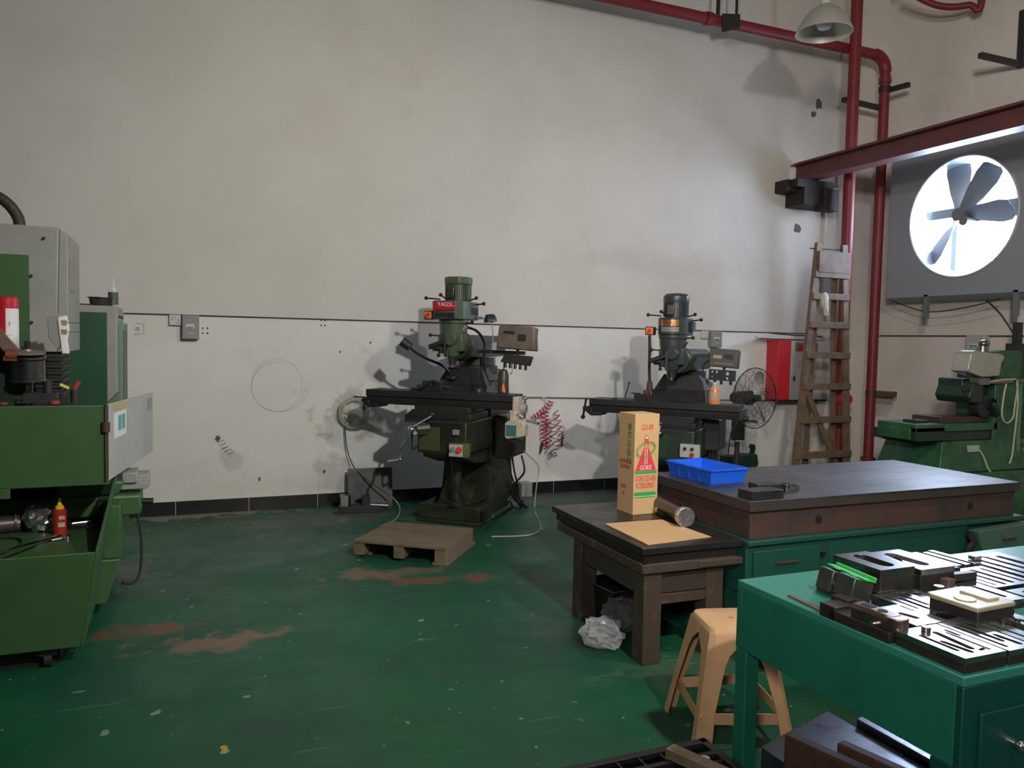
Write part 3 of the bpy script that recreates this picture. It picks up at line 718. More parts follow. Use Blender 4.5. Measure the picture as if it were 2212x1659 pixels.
    if v == 1:
        g = G(); pl = [(mx+0.112*math.cos(2*PI*(i+.5)/8)*1.06, my+0.112*math.sin(2*PI*(i+.5)/8)*1.06) for i in range(8)]
        g.prism(pl, 2.017, 2.08, 'xy'); g.build('motor_cap', hm, mo, bev=0.008)
    else:
        g = G(); g.lathe([(0,0),(0.112,0),(0.115,0.02),(0.112,0.055),(0.095,0.075),(0.05,0.083),(0,0.084)], (mx,my,2.01+dz), seg=32); g.build('motor_cap', hm, mo)
    g = G(); g.box(mx-0.05,mx+0.01,my-0.125,my-0.10,1.90+dz,1.985+dz); g.build('junction_box', M_mid, mo, bev=0.003)
    # levers with black balls
    for k, (a, b) in enumerate([((cx-0.08,-0.1,1.885),(cx-0.19,-0.14,1.893)), ((cx-0.06,0.0,1.885),(cx-0.10,-0.05,1.925)), ((cx+0.10,0.1,1.885),(cx+0.175,0.06,1.905)),
                 ((cx+0.12,0.15,1.85),(cx+0.215,0.13,1.862)), ((cx+0.08,0,1.69),(cx+0.19,-0.06,1.70)), ((cx-0.09,-0.06,1.585),(cx-0.165,-0.10,1.59)),
                 ((cx-0.09,-0.08,1.47),(cx-0.07,-0.14,1.425))]):
        g = G(); a = (a[0],a[1],a[2]+dz); b = (b[0],b[1],b[2]+dz); ballbar(g, a, b); g.build('lever', M_black, t)
    g = G(); a = Vector((0.06,-0.02,1.50+dz)); b = a+Vector((0.13,-0.02,0.16)); g.cyl(a, b, 0.006, seg=8); l_ = g.build('feed_handle', M_chrome if v == 1 else M_black, t)
    if v == 1:
        g = G(); g.cyl(b-Vector((0.02,0,0.024)), b+Vector((0.006,0,0.008)), 0.011, seg=10); g.build('handle_grip', mat('pink_grip', (0.7,0.2,0.2),0.4), l_)
    # switch box on the left of the head
    g = G(); g.box(cx-0.22,cx-0.14,-0.12,-0.05,1.718+dz,1.79+dz); sb = g.build('drum_switch', M_black, t, bev=0.005)
    g = G(); g.box(cx-0.212,cx-0.148,-0.124,-0.12,1.726+dz,1.783+dz); sp_ = g.build('switch_plate', M_orange, sb)
    g = G(); g.cyl((cx-0.18,-0.137,1.754+dz),(cx-0.18,-0.12,1.754+dz),0.016,seg=14); g.obox((cx-0.18,-0.14,1.754+dz),(0.012,0.008,0.04),(0,0.6,0)); g.build('knob', mat('red_knob',(0.6,0.06,0.03),0.4), sb)
    # knee, saddle, table
    g = G(); z0 = 0.60+tz
    g.box(-0.10,0.33,-0.30,0.30,z0+0.04,0.90+tz)
    g.prism([(-0.30,z0+0.045),(0.30,z0+0.045),(0.30,z0-0.10),(0.0,z0-0.07),(-0.26,z0+0.0)], -0.06, 0.30, 'yz')
    g.build('knee', bm_, t, bev=0.012)
    g = G(); g.box(-0.08,0.10,-0.306,-0.30,0.66+tz,0.85+tz); g.build('knee_panel', mat('panel_green%d'%v, (0.06,0.075,0.026) if v == 1 else (0.015,0.045,0.025), 0.45), t, bev=0.004)
    g = G(); g.cyl((0.10,0.06,0.15),(0.10,0.06,0.62+tz),0.045,seg=20); g.cyl((0.10,0.06,0.15),(0.10,0.06,0.19),0.075,seg=20); g.build('elevating_screw', bm_, t)
    g = G(); g.box(-0.22,0.31,-0.17,0.24,0.90+tz,0.955+tz); g.box(-0.20,0.29,-0.155,0.22,0.955+tz,1.005+tz); g.build('saddle', M_oily if v == 2 else M_millb, t, bev=0.006)
    g = G()
    for k in range(7): g.box(-0.21,0.27,-0.31+k*0.022,-0.30+k*0.022,0.905+tz-(6-k)*0.004,0.975+tz-(6-k)*0.006)
    g.box(-0.205,0.265,-0.31,-0.16,0.91+tz,0.945+tz); g.build('bellows', M_rubber, t)
    g = G(); x0, x1 = -0.66, 0.66
    prof = [(-0.15,1.075+tz),(-0.15,1.122+tz),(0.11,1.122+tz),(0.11,1.075+tz),(0.09,1.05+tz),(0.07,1.0+tz),(-0.11,1.0+tz),(-0.13,1.05+tz)]
    prof = [(-0.15,1.07+tz),(-0.15,1.122+tz),(-0.085,1.122+tz),(-0.085,1.10+tz),(-0.07,1.10+tz),(-0.07,1.122+tz),(-0.03,1.122+tz),(-0.03,1.10+tz),(-0.015,1.10+tz),(-0.015,1.122+tz),
            (0.03,1.122+tz),(0.03,1.10+tz),(0.045,1.10+tz),(0.045,1.122+tz),(0.11,1.122+tz),(0.11,1.07+tz),(0.095,1.06+tz),(0.075,1.0+tz),(-0.12,1.0+tz),(-0.135,1.045+tz),(-0.135,1.06+tz)]
    g.prism(prof, x0, x1, 'yz'); g.build('table', M_oily, t, bev=0.002)
    g = G(); g.prism([(x0,1.06+tz),(x0+0.02,1.06+tz),(x0+0.02,1.0+tz),(x0+0.11,1.0+tz),(x0+0.10,0.97+tz),(x0+0.01,0.965+tz),(x0-0.05,1.01+tz),(x0-0.06,1.03+tz)], -0.13, 0.06); g.build('table_bracket', M_oily, t, bev=0.004)
    g = G(); cxh = x0-0.085; g.cyl((x0-0.05,-0.03,1.02+tz),(cxh-0.01,-0.03,1.02+tz),0.022,seg=14)
    if v == 1: g.cyl((cxh,-0.03,1.05+tz),(cxh,-0.03,0.955+tz),0.010,seg=10); g.sph((cxh,-0.03,0.945+tz),0.02,12); g.cyl((cxh,-0.03,1.04+tz),(cxh-0.09,-0.05,1.045+tz),0.007,seg=8)
    else: g.cyl((cxh+.012,-0.03,1.10+tz),(cxh-.012,-0.03,0.95+tz),0.010,seg=10); g.sph((cxh-.014,-0.03,0.94+tz),0.021,12); g.sph((cxh+.014,-0.03,1.105+tz),0.014,12)
    g.build('table_handle', M_mid if v == 1 else M_oily, t)
    g = G()
    if v == 1:
        xr = 0.72
        g.cyl((0.66,-0.02,1.01),(xr+0.01,-0.02,1.01),0.028,seg=14); g.cyl((xr,-0.02,1.09),(xr,-0.02,0.91),0.010,seg=10); g.sph((xr,-0.02,1.095),0.02,12); g.sph((xr,-0.02,1.01),0.02,12)
        g.cyl((xr,-0.02,0.92),(xr+0.13,-0.06,0.90),0.009,0.013,seg=10); g.sph((xr,-0.02,0.92),0.014,10); g.build('table_crank', M_chrome, t)
        # power feed
        g = G(); g.box(0.655,0.70,-0.14,-0.02,0.97,1.11); g.box(0.635,0.685,-0.145,-0.05,0.90,0.99); pf = g.build('power_feed', M_beige, t, bev=0.006)
        g = G(); g.prism([(0.60,0.90),(0.66,0.935),(0.74,0.92),(0.765,0.89),(0.765,0.80),(0.62,0.77),(0.60,0.79)], -0.16, -0.05); g.build('gear_housing', M_beige, pf, bev=0.008)
        g = G(); g.box(0.615,0.70,-0.166,-0.158,0.80,0.885); g.build('control_plate', M_teal, pf)
        g = G(); g.cyl((0.70,-0.02,1.01),(0.735,-0.02,1.01),0.055,0.035,seg=20); g.build('dial', M_grey, pf)
        g = G(); g.cyl((0.66,-0.10,0.755),(0.66,-0.10,0.772),0.075,seg=20); g.build('tray', M_black, t)
    else:
        g.cyl((0.66,-0.02,0.94),(0.72,-0.02,0.94),0.026,seg=14); g.box(0.66,0.69,-0.13,0.06,0.93,1.02); g.build('table_bracket', M_oily, t, bev=0.003)
    # cross-feed crank and knee crank, front left
    g = G(); g.cyl((0.05,-0.31,0.94+tz),(0.05,-0.34,0.94+tz),0.012,seg=10); g.sph((0.05,-0.345,0.955+tz),0.016,10)
    if v == 1: g.cyl((0.05,-0.34,0.945),(-0.09,-0.42,0.85),0.011,0.016,seg=10)
    else: g.cyl((0.05,-0.34,0.875),(0.04,-0.36,0.74),0.009,seg=10); g.sph((0.045,-0.34,0.80),0.03,12)
    g.build('cross_feed_handle', M_mid, t)
    g = G()
    if v == 1:
        g.cyl((-0.02,-0.30,0.84),(-0.075,-0.40,0.835),0.055,0.045,seg=18); g.sph((-0.09,-0.43,0.835),0.03,12)
        g.tube(spline([(-0.10,-0.45,0.835),(-0.11,-0.46,0.76),(-0.155,-0.47,0.69),(-0.16,-0.48,0.60)],6),0.010,8); g.sph((-0.16,-0.48,0.597),0.018,10)
        g.cyl((-0.16,-0.48,0.597),(-0.25,-0.52,0.583),0.009,0.012,seg=10)
    else:
        g.cyl((-0.06,-0.30,0.80),(-0.14,-0.38,0.80),0.022,seg=12); g.cyl((-0.14,-0.38,0.80),(-0.24,-0.42,0.815),0.012,0.018,seg=10); g.sph((-0.26,-0.43,0.80),0.024,10,(1.4,1,0.7))
    g.build('knee_crank', M_chrome if v == 1 else M_oily, t)
    # push-button station
    if v == 1:
        g = G(); g.box(0.20,0.36,-0.345,-0.28,0.625,0.735); sw = g.build('button_box', mat('olive_box', (0.10,0.14,0.045), 0.45), t, bev=0.005)
        g = G(); g.box(0.205,0.32,-0.351,-0.345,0.632,0.728); g.build('button_plate', M_lgrey, sw)
        g = G(); g.cyl((0.295,-0.375,0.69),(0.295,-0.351,0.69),0.022,seg=18); g.build('stop_button', M_redb, sw)
        g = G(); g.cyl((0.235,-0.364,0.69),(0.235,-0.351,0.69),0.018,seg=18); g.obox((0.235,-0.367,0.69),(0.01,0.01,0.04),(0,0.5,0)); g.build('selector', M_grey, sw)
        g = G(); g.box(0.22,0.27,-0.33,-0.28,0.80,0.84); g.build('lubricator', M_grey, t, bev=0.003)
    else:
        g = G(); g.box(0.22,0.385,-0.345,-0.30,0.612,0.725); sw = g.build('button_box', M_lgrey, t, bev=0.005)
        for bx, bz, r_, mm in ((0.265,0.688,0.014,M_grind),(0.325,0.688,0.014,M_grind),(0.325,0.64,0.018,M_darkred)):
            g = G(); g.cyl((bx,-0.362,bz),(bx,-0.345,bz),r_,seg=16); g.build('button', mm, sw)
    # electrical cabinet on the right side
    g = G()
    if v == 1: g.prism([(0.34,0.92),(0.45,0.90),(0.53,0.84),(0.53,0.565),(0.45,0.53),(0.34,0.545)], 0.32, 0.62)
    else: g.box(0.28,0.45,0.15,0.48,0.62,0.90)
    g.build('electrical_cabinet', M_millb if v == 1 else M_oily, t, bev=0.01)
    # readout, arm, socket tray
    if v == 1:
        A0, A1, tz0, x0_, x1_, yy = 1.49, 1.68, 1.372, 0.40, 0.72, 0.20
    else:
        A0, A1, tz0, x0_, x1_, yy = 1.36, 1.525, 1.255, 0.31, 0.57, 0.30
    g = G(); g.beam((0.12,0.35,A0-0.03 if v == 1 else 1.46),(0.62 if v == 1 else 0.42,yy+0.05,A0-0.035 if v == 1 else 1.45),0.03,0.03 if v==1 else 0.025)
    g.cyl(((x0_+x1_)/2,yy+0.04,A0+0.03),((x0_+x1_)/2,yy+0.04,tz0+0.06),0.012,seg=10); g.build('display_arm', M_iron, t)
    Mr = Matrix.Translation(((x0_+x1_)/2, yy, (A0+A1)/2)) @ Euler((math.radians(-4),math.radians(3.5),0)).to_matrix().to_4x4()
    w_, h_ = (x1_-x0_)/2, (A1-A0)/2
    g = G(); g.box(-w_,w_,0,0.09,-h_,h_,Mr); dr = g.build('digital_readout', M_dustcov if v == 1 else mat('readout_case',(0.07,0.065,0.06),0.45), t, bev=0.008)
    if v == 1:
        g = G(); g.frust(-h_-0.004,(-w_-0.008,w_+0.015,-0.01,0.10),h_+0.004,(-w_,w_-0.012,-0.01,0.10)); g.xf(Mr); g.build('dust_cover', M_dustcov, dr, bev=0.01, label='grimy clear plastic dust cover')
        g = G(); g.box(-w_*.72,-w_*.1,-0.0125,-0.01,h_*.25,h_*.5,Mr); g.box(w_*.1,w_*.55,-0.0125,-0.01,-h_*.3,h_*.3,Mr); g.build('display_window', M_oily, dr)
    else:
        g = G(); g.box(w_*.0,w_*.62,-0.003,0,-h_*.1,h_*.45,Mr); g.build('display_window', M_black, dr)
        g = G(); g.box(-w_*.72,-w_*.15,-0.003,0,-h_*.1,h_*.25,Mr); g.build('display_label', mat('yellowed_label',(0.40,0.34,0.18),0.5), dr)
        g = G()
        for k in range(12): g.box(-w_*.6+k*w_*.11,-w_*.54+k*w_*.11,-0.005,0,-h_*.66,-h_*.54,Mr)
        g.build('display_keys', M_grey, dr)
    Mt = Matrix.Translation(((x0_+x1_)/2+(0.015 if v==1 else -0.01), yy-0.01, tz0+0.035)) @ Euler((math.radians(-8 if v==1 else 0),math.radians(5 if v==1 else 2),0)).to_matrix().to_4x4()
    w_ = 0.115
    if v == 1:
        g = G(); g.prism([(-w_,0.03),(w_+0.01,0.035),(w_-0.005,-0.045),(-w_-0.03,-0.04)], 0, 0.05, M=Mt); tr = g.build('tool_rack', M_rubber, t, bev=0.003)
        xs = [-0.105,-0.062,-0.018,0.028,0.075]
    else:
        g = G(); M9 = Mt @ Matrix(((1,0,0,0),(0,0,-1,0.05),(0,1,0,0),(0,0,0,1)))
        g.holed(rect(-w_,w_,-0.05,0.045), [circ(-0.09,0.025,0.013,14),circ(-0.09,-0.02,0.010,14),circ(-0.05,0.025,0.014,14),circ(0.045,0.015,0.017,16),circ(0.045,-0.028,0.013,14)], 0, 0.05, M9)
        tr = g.build('tool_rack', M_rubber, t); xs = [-0.065,-0.008,0.075]
    for x_ in xs:
        g = G(); g.cyl((x_,0.02,-0.03),(x_+0.006,0.02,-0.085),0.0125,seg=12); g.xf(Mt); g.build('hanging_socket', M_black, tr)
    if v == 1:
        g = G(); g.tube([Mt @ Vector(q) for q in spline([(-0.035,0,-0.04),(-0.03,0,-0.09),(-0.028,0,-0.12),(-0.036,0,-0.135),(-0.045,0,-0.12)],5)],0.003,6); g.build('hook', M_mid, tr)
        # flexible work lamp and small lamp
        g = G(); g.tube(spline([(-0.03,0.20,1.225),(-0.035,0.18,1.27),(-0.07,0.10,1.335),(-0.15,-0.03,1.39),(-0.215,-0.10,1.44),(-0.262,-0.14,1.49)],8),0.012,10); wl = g.build('work_lamp', M_black, t)
        g = G(); d = Vector((-0.75,-0.25,0.55)).normalized(); c_ = Vector((-0.255,-0.135,1.485)); g.cyl(c_, c_+d*0.085, 0.036, 0.042, seg=20); g.build('lamp_head', M_iron, wl)
        g = G(); g.sph((-0.02,0.21,1.225),0.038,14,(1.2,1,0.8)); g.build('lamp_base', M_black, wl)
        g = G(); g.tube(spline([(0.30,0.30,1.45),(0.295,0.35,1.60),(0.275,0.37,1.70),(0.272,0.37,1.73)],6),0.006,8); sl = g.build('small_lamp', M_grey, t)
        g = G(); g.lathe([(0,0),(0.062,0.0),(0.058,0.03),(0.04,0.065),(0.0,0.07)], (0.262,0.37,1.715), (-0.1,0,1), seg=8); g.build('lamp_head', M_black, sl)
        g = G(); g.tube(spline([(0.06,0.05,1.66),(0.13,0.12,1.665),(0.20,0.22,1.63),(0.235,0.3,1.54),(0.24,0.3,1.43),(0.25,0.3,1.30),(0.30,0.3,1.15),(0.32,0.3,1.0)],8),0.012,8); g.build('conduit', M_black, t)
        g = G(); g.tube(spline([(-0.13,-0.30,0.91),(-0.135,-0.32,0.84),(-0.135,-0.32,0.70),(-0.13,-0.32,0.66),(-0.09,-0.31,0.69)],6),0.008,8); g.build('cable_loop', M_rubber, t)
        g = G(); g.tube(spline([(0.60,-0.06,0.99),(0.585,-0.04,0.95),(0.59,-0.04,0.85),(0.62,-0.05,0.79)],6),0.004,6); g.build('white_cable', M_white, t)
        g = G()
        for k, (xa, xb) in enumerate(((0.40,0.44),(0.44,0.47),(0.53,0.42))):
            g.tube(spline([(xa,0.5,0.55),(xa+0.02,0.52,0.40),(xb,0.60,0.25),(xb-0.03,0.72,0.12),(xb-0.02+0.03*k,0.86,0.012)],8),0.009,8)
        g.build('supply_cables', M_rubber, t)
        g = G(); g.tube(spline([(0.20,-0.30,0.63),(0.19,-0.2,0.40),(0.22,-0.05,0.24),(0.29,0.12,0.20),(0.34,0.35,0.30),(0.36,0.42,0.45)],8),0.006,6); g.build('button_cable', M_rubber, t)
    else:
        g = G(); g.tube(spline([(-0.145,-0.06,1.63),(-0.145,-0.04,1.5),(-0.155,0.0,1.35),(-0.16,0.06,1.20),(-0.15,0.12,1.12)],8),0.013,8); g.build('conduit', M_rust, t)
        g = G(); g.cyl((-0.155,0.03,1.12),(-0.155,0.03,1.22),0.032,0.022,seg=14); g.box(-0.20,-0.15,-0.02,0.05,1.06,1.14); g.build('conduit_clamp', M_rust, t)
        g = G(); g.tube(spline([(0.33,0.33,1.43),(0.26,0.35,1.38),(0.245,0.35,1.25),(0.25,0.35,1.20),(0.27,0.33,1.08),(0.30,0.3,1.0)],8),0.008,8); g.build('display_cable', M_rubber, t)
        g = G()
        for k in range(4): g.tube(spline([(0.30+0.03*k,0.3,0.63),(0.31+0.03*k,0.32,0.4),(0.30+0.025*k,0.36,0.1),(0.3+0.03*k,0.4,0.02)],6),0.009,8)
        g.build('supply_cables', M_rubber, t)
        g = G(); ballbar(g, (-0.38,0.03,1.06),(-0.345,0.03,1.20),0.005,0.010); g.build('lever', M_black, t)
    return t

a1, a2 = math.radians(-42), math.radians(-48)
mill1 = make_mill(1, (2.08,6.375,0), a1, 'pale green milling machine with red nameplate and dusty display cover')
mill2 = make_mill(2, (3.997,5.957,0), a2, 'dark grey milling machine with gold nameplate behind the cardboard box')
def ml(m, p):
    a = m.rotation_euler.z; x, y, z = p
    return Vector((m.location.x+x*math.cos(a)-y*math.sin(a), m.location.y+x*math.sin(a)+y*math.cos(a), z))
# things on the left mill's table
def on_mill(m, parts, name, label, cat, x, y, z, rz=0.0):
    p = ml(m, (x, y, z)); t = E(name, label, cat, p, m.rotation_euler.z+rz)
    for nm, g, mm in parts: g.build(nm, mm, t, bev=0.002)
    return t
ga = G(); ga.box(-0.12,0.10,-0.06,0.07,0,0.05); gb = G(); gb.box(-0.07,-0.045,-0.06,0.07,0.05,0.085); gb.box(0.02,0.08,-0.06,0.07,0.05,0.085)
gc = G(); gc.cyl((0.08,0,0.03),(0.16,0,0.03),0.01,seg=8)
on_mill(mill1, [('vise_body',ga,M_oily),('jaw',gb,M_dsteel),('screw',gc,M_mid)], 'machine_vise', 'dark machine vise clamped on the left mill table beneath the spindle', 'vise', -0.10, -0.02, 1.122)
ga = G(); ga.tube(spline([(-0.20,-0.02,0.012),(-0.12,0,0.03),(-0.05,0,0.075),(0.02,0,0.085)],6),0.014,8)
T(ga.build('black_hose_end', M_rubber, loc=ml(mill1,(-0.05,-0.10,1.122)), rot=(0,0,a1)), 'short bent black hose lying on the left mill table', 'hose')
ga = G(); ga.cyl((0,0,0),(0,0,0.035),0.03,seg=16); gb = G(); gb.cyl((0,0,0.035),(0.0,0,0.20),0.004,seg=8); gb.cyl((0,0,0.12),(0.03,0,0.14),0.006,seg=8)
on_mill(mill1, [('magnet_base',ga,M_mid),('rod',gb,M_iron)], 'indicator_stand', 'small indicator stand with thin rod near the right end of the left mill table', 'stand', 0.30, 0.02, 1.122)
ga = G(); ga.lathe([(0,0),(0.042,0),(0.045,0.02),(0.045,0.15),(0.03,0.19),(0.015,0.20),(0,0.20)], seg=20)
gb = G(); gb.prism([(0.012,0.01),(0.035,0.005),(0.032,0.03),(0.02,0.085),(0.008,0.07),(0.002,0.03)],-0.047,-0.040)
gb2 = G(); gb2.cyl((0,0,0.20),(0.0,0,0.27),0.004,seg=8)
on_mill(mill1, [('bottle_body',ga,mat('dark_brown_bottle',(0.05,0.04,0.03),0.4)),('orange_label',gb,M_orange),('nozzle',gb2,M_iron)], 'oil_bottle', 'brown oil bottle with orange label behind the right end of the left mill table', 'bottle', 0.50, 0.07, 1.122)
# things on the right mill
ga = G(); ga.lathe([(0,0),(0.045,0),(0.048,0.01),(0.048,0.10),(0.04,0.135),(0.02,0.155),(0.018,0.17),(0,0.17)], seg=24)
gb = G(); gb.cyl((0,0,0.17),(0,0,0.185),0.019,seg=16); gc = G(); gc.lathe([(0.0485,0.0),(0.0488,0.02),(0.0485,0.035)], seg=24); gd = G(); gd.lathe([(0.0486,0.10),(0.044,0.127),(0.0425,0.131)], seg=24)
on_mill(mill2, [('bottle_body',ga,M_amber),('cap',gb,M_white),('liquid_band',gc,M_ora),('upper_band',gd,M_ora)], 'oil_bottle', 'clear bottle of orange liquid with white cap on the right mill table', 'bottle', 0.43, -0.02, 1.052)
ga = G(); ga.box(-0.06,0.05,-0.04,0.05,0,0.055); gb = G(); gb.box(-0.09,-0.01,-0.03,-0.01,0.055,0.065)
on_mill(mill2, [('block',ga,M_oily),('clamp_strap',gb,M_dsteel)], 'clamped_block', 'grey metal block with a strap on the right mill table left of the spindle', 'workpiece', -0.21, -0.02, 1.052)
ga = G(); ga.box(-0.02,0.02,-0.02,0.02,0,0.012)
on_mill(mill2, [('clamp_nut',ga,M_mid)], 'clamp_nut', 'small clamp nut lying near the left end of the right mill table', 'nut', -0.45, -0.06, 1.052)

# ------------------------------------------------------------------ hoses on the wall
g = G()
for k in range(9):
    c = Vector((1.52+random.uniform(-.012,.012), WY-0.045-0.006*k, 0.86+random.uniform(-.012,.012))); r = 0.115+0.008*(k % 5)
    g.tube([c+Vector((r*math.cos(2*PI*i/36)*random.uniform(.985,1.015), 0, r*1.02*math.sin(2*PI*i/36))) for i in range(36)], 0.0045, 6, closed=True)
t = E('hose_coil', 'coil of clear hose hanging at the left end of the left milling machine table', 'hose')
g.build('coil', M_hose, t)
pts = [AY(745,900,WY-0.06), AY(748,960,WY-0.07), AY(762,1005,WY-0.1), AY(785,1030,7.2), AY(812,1050,7.12), AY(845,1072,7.05)]
g = G(); g.tube(spline(pts,8), 0.0055, 8); g.build('dark_tail', mat('dark_hose',(0.07,0.065,0.05),0.4), t)
pts = [AZ(845,1072,0.13), AZ(858,1085,0.09), AZ(864,1100,0.03), AZ(858,1118,0.006), AZ(842,1130,0.006)]
g = G(); g.tube(spline(pts,8), 0.0055, 8); g.build('floor_tail', M_hose, t)
# red spiral hose
def helix(g, path, R, pitch, r, seg=10):
    P = spline(path, 14); L = 0; out = []
    for i in range(1, len(P)):
        d = P[i]-P[i-1]; n = max(2, int(d.length/pitch*seg))
        tdir = d.normalized(); a = tdir.cross(Vector((0,1,0))).normalized(); b = Vector((0,1,0))
        for k in range(n):
            q = P[i-1]+d*(k/n); ph = 2*PI*(L+d.length*k/n)/pitch
            out.append(q+a*R*math.cos(ph)+b*R*0.5*math.sin(ph))
        L += d.length
    g.tube(out, r, 6)
t = E('coiled_air_hose', 'red spiral air hose hanging tangled on the back wall between the milling machines', 'hose')
hy = WY-0.07
P3 = lambda x, y: AY(x, y, hy)
g = G()
helix(g, [P3(1192,866),P3(1182,880),P3(1166,893),P3(1150,905)], 0.032, 0.038, 0.0048)
helix(g, [P3(1178,890),P3(1176,920),P3(1178,950),P3(1182,968)], 0.042, 0.040, 0.0048)
helix(g, [P3(1184,905),P3(1186,935),P3(1186,962)], 0.030, 0.045, 0.0045)
helix(g, [P3(1200,888),P3(1207,915),P3(1212,945),P3(1208,968)], 0.030, 0.058, 0.0042)
g.build('red_coils', M_hred, t)
g = G()
helix(g, [P3(1192,905),P3(1197,935),P3(1200,962),P3(1196,982)], 0.036, 0.075, 0.004)
helix(g, [P3(1182,970),P3(1190,984),P3(1200,978)], 0.030, 0.05, 0.004)
g.build('grey_coils', mat('grey_hose', (0.13,0.12,0.12), 0.4), t)
g = G(); g.cyl(P3(1172,955),P3(1168,978),0.012,0.008,seg=10); g.cyl(P3(1213,965),P3(1216,938),0.008,seg=8); g.build('hose_fittings', M_rubber, t)
g = G(); g.tube(spline([P3(1172,862),P3(1175,858),P3(1180,866),P3(1176,880)],6),0.006,6); g.build('wall_hook', M_white, t)
# clear tube looping from the right of the left mill to the floor
pts = [ml(mill1,(0.62,-0.06,0.76)), AY(1112,958,6.3), AY(1140,982,6.5), AY(1163,1008,6.7), AY(1160,1040,6.75), AZ(1155,1090,0.10), AZ(1157,1108,0.01), AZ(1168,1140,0.008), AZ(1140,1156,0.008), AZ(1062,1159,0.008)]
g = G(); g.tube(spline(pts,10), 0.0055, 8); T(g.build('clear_tube', M_hose), 'clear plastic tube looping from the left milling machine down onto the green floor', 'hose')
g = G(); g.tube(spline([AZ(1098,1080,0.35),AZ(1103,1085,0.2),AZ(1108,1094,0.05),AZ(1118,1098,0.012),AZ(1131,1090,0.012),AZ(1128,1081,0.012),AZ(1112,1078,0.02)],8),0.009,8)
T(g.build('power_cable', M_rubber), 'black power cable looped on the floor behind the left milling machine', 'cable')
g = G(); g.box(3.18,3.30,7.22,7.34,0,0.14); T(g.build('floor_box', M_grey, bev=0.004), 'small grey box on the floor against the baseboard behind the left milling machine', 'box')

# ------------------------------------------------------------------ floor items left of the mill
g = G(); g.xf(Matrix()); M_ = Matrix.Translation((1.45,7.20,0.0)) @ Euler((math.radians(-8),0,math.radians(-2))).to_matrix().to_4x4()
g.box(0,0.41,0,0.012,0,0.36,M_)
T(g.build('steel_sheet', mat('stained_sheet', (0.11,0.11,0.105), 0.5, 0.3, dirt=(0.03,0.028,0.025), dscale=7, damt=0.9, lo=0.4), bev=0.002), 'dirty square steel sheet leaning on the back wall behind the vise', 'metal sheet')
t = E('floor_vise', 'worn machine vise standing on the floor against the leaning steel sheet', 'vise', (1.33,7.00,0), math.radians(-8))
g = G(); g.box(0,0.36,0,0.14,0,0.06); g.prism([(-0.05,0),(0.03,0),(0.03,0.03),(-0.05,0.008)],0,0.16); g.build('vise_body', M_dsteel, t, bev=0.004)
g = G(); g.box(0.01,0.08,0,0.14,0.06,0.15); g.build('fixed_jaw', M_steel, t, bev=0.003)
g = G(); g.box(0.09,0.10,0,0.14,0.06,0.155); g.box(0.20,0.27,0,0.13,0.06,0.14); g.build('moving_jaw', M_dsteel, t, bev=0.003)
g = G(); g.cyl((0.22,0.05,0.07),(0.44,0.04,0.05),0.016,seg=12); g.cyl((0.44,-0.03,0.05),(0.44,0.10,0.05),0.008,seg=8); g.build('screw', M_mid, t)

# pallet in front of the left mill
t = E('pallet', 'short wooden pallet on the green floor in front of the left milling machine', 'pallet', (1.160,5.560,0), math.radians(-37.5))
L_, D_ = 0.69, 0.63
def brd(g, y0, y1, z0, z1, x0=0.0, x1=L_): g.box(x0,x1,y0,y1,z0,z1)
for k, (y0, y1) in enumerate(((0.0,0.205),(0.212,0.40),(0.415,0.50),(0.506,0.63))):
    g = G(); g.box(0,L_,y0,y1,0.108,0.127-0.002*(k%2)); g.build('deck_board', M_wood, t, bev=0.002)
for x0, x1 in ((0.0,0.075),(0.30,0.375),(L_-0.085,L_)):
    g = G(); g.box(x0,x1,0.005,D_-0.005,0.02,0.108); g.build('stringer', M_wood, t, bev=0.003)
g = G(); g.box(L_-0.10,L_+0.012,0.0,D_+0.02,0,0.02); g.box(0,0.09,0.1,D_,0,0.02); g.build('bottom_board', M_wood, t, bev=0.002)
g = G(); g.prism([(0.0,0.0),(0.02,-0.005),(0.035,0.012),(0.028,0.03),(0.03,0.05),(0.015,0.062),(0.0,0.05),(0.008,0.03)],0,0.0015,'xy')
T(g.build('tape_scrap', mat('dull_yellow_scrap',(0.42,0.33,0.07),0.7), loc=(0.15,3.06,0.0005)), 'small torn yellow scrap on the green floor near the bottom edge', 'scrap')
# ------------------------------------------------------------------ bench vise on floor right (behind plate)
p = AY(1600,1000,6.7)
t = E('bench_vise', 'grey-green vise with upright handle standing on a block behind the surface plate', 'vise', (5.60,7.02,0))
g = G(); g.box(-0.13,0.32,-0.12,0.12,0,0.22); g.build('support_block', M_iron, t, bev=0.005)
g = G(); g.box(-0.12,0.05,-0.07,0.07,0.22,0.36); g.prism([(0.05,0.24),(0.05,0.36),(0.16,0.375),(0.28,0.37),(0.30,0.27),(0.28,0.23)],-0.07,0.07); g.build('vise_body', M_grind, t, bev=0.008)
g = G(); g.beam((0.25,0,0.35),(0.275,0,0.44),0.03,0.05,up=(0,1,0)); g.cyl((0.26,-0.02,0.45),(0.26,0.02,0.45),0.028,seg=14); g.build('handle', M_iron, t)

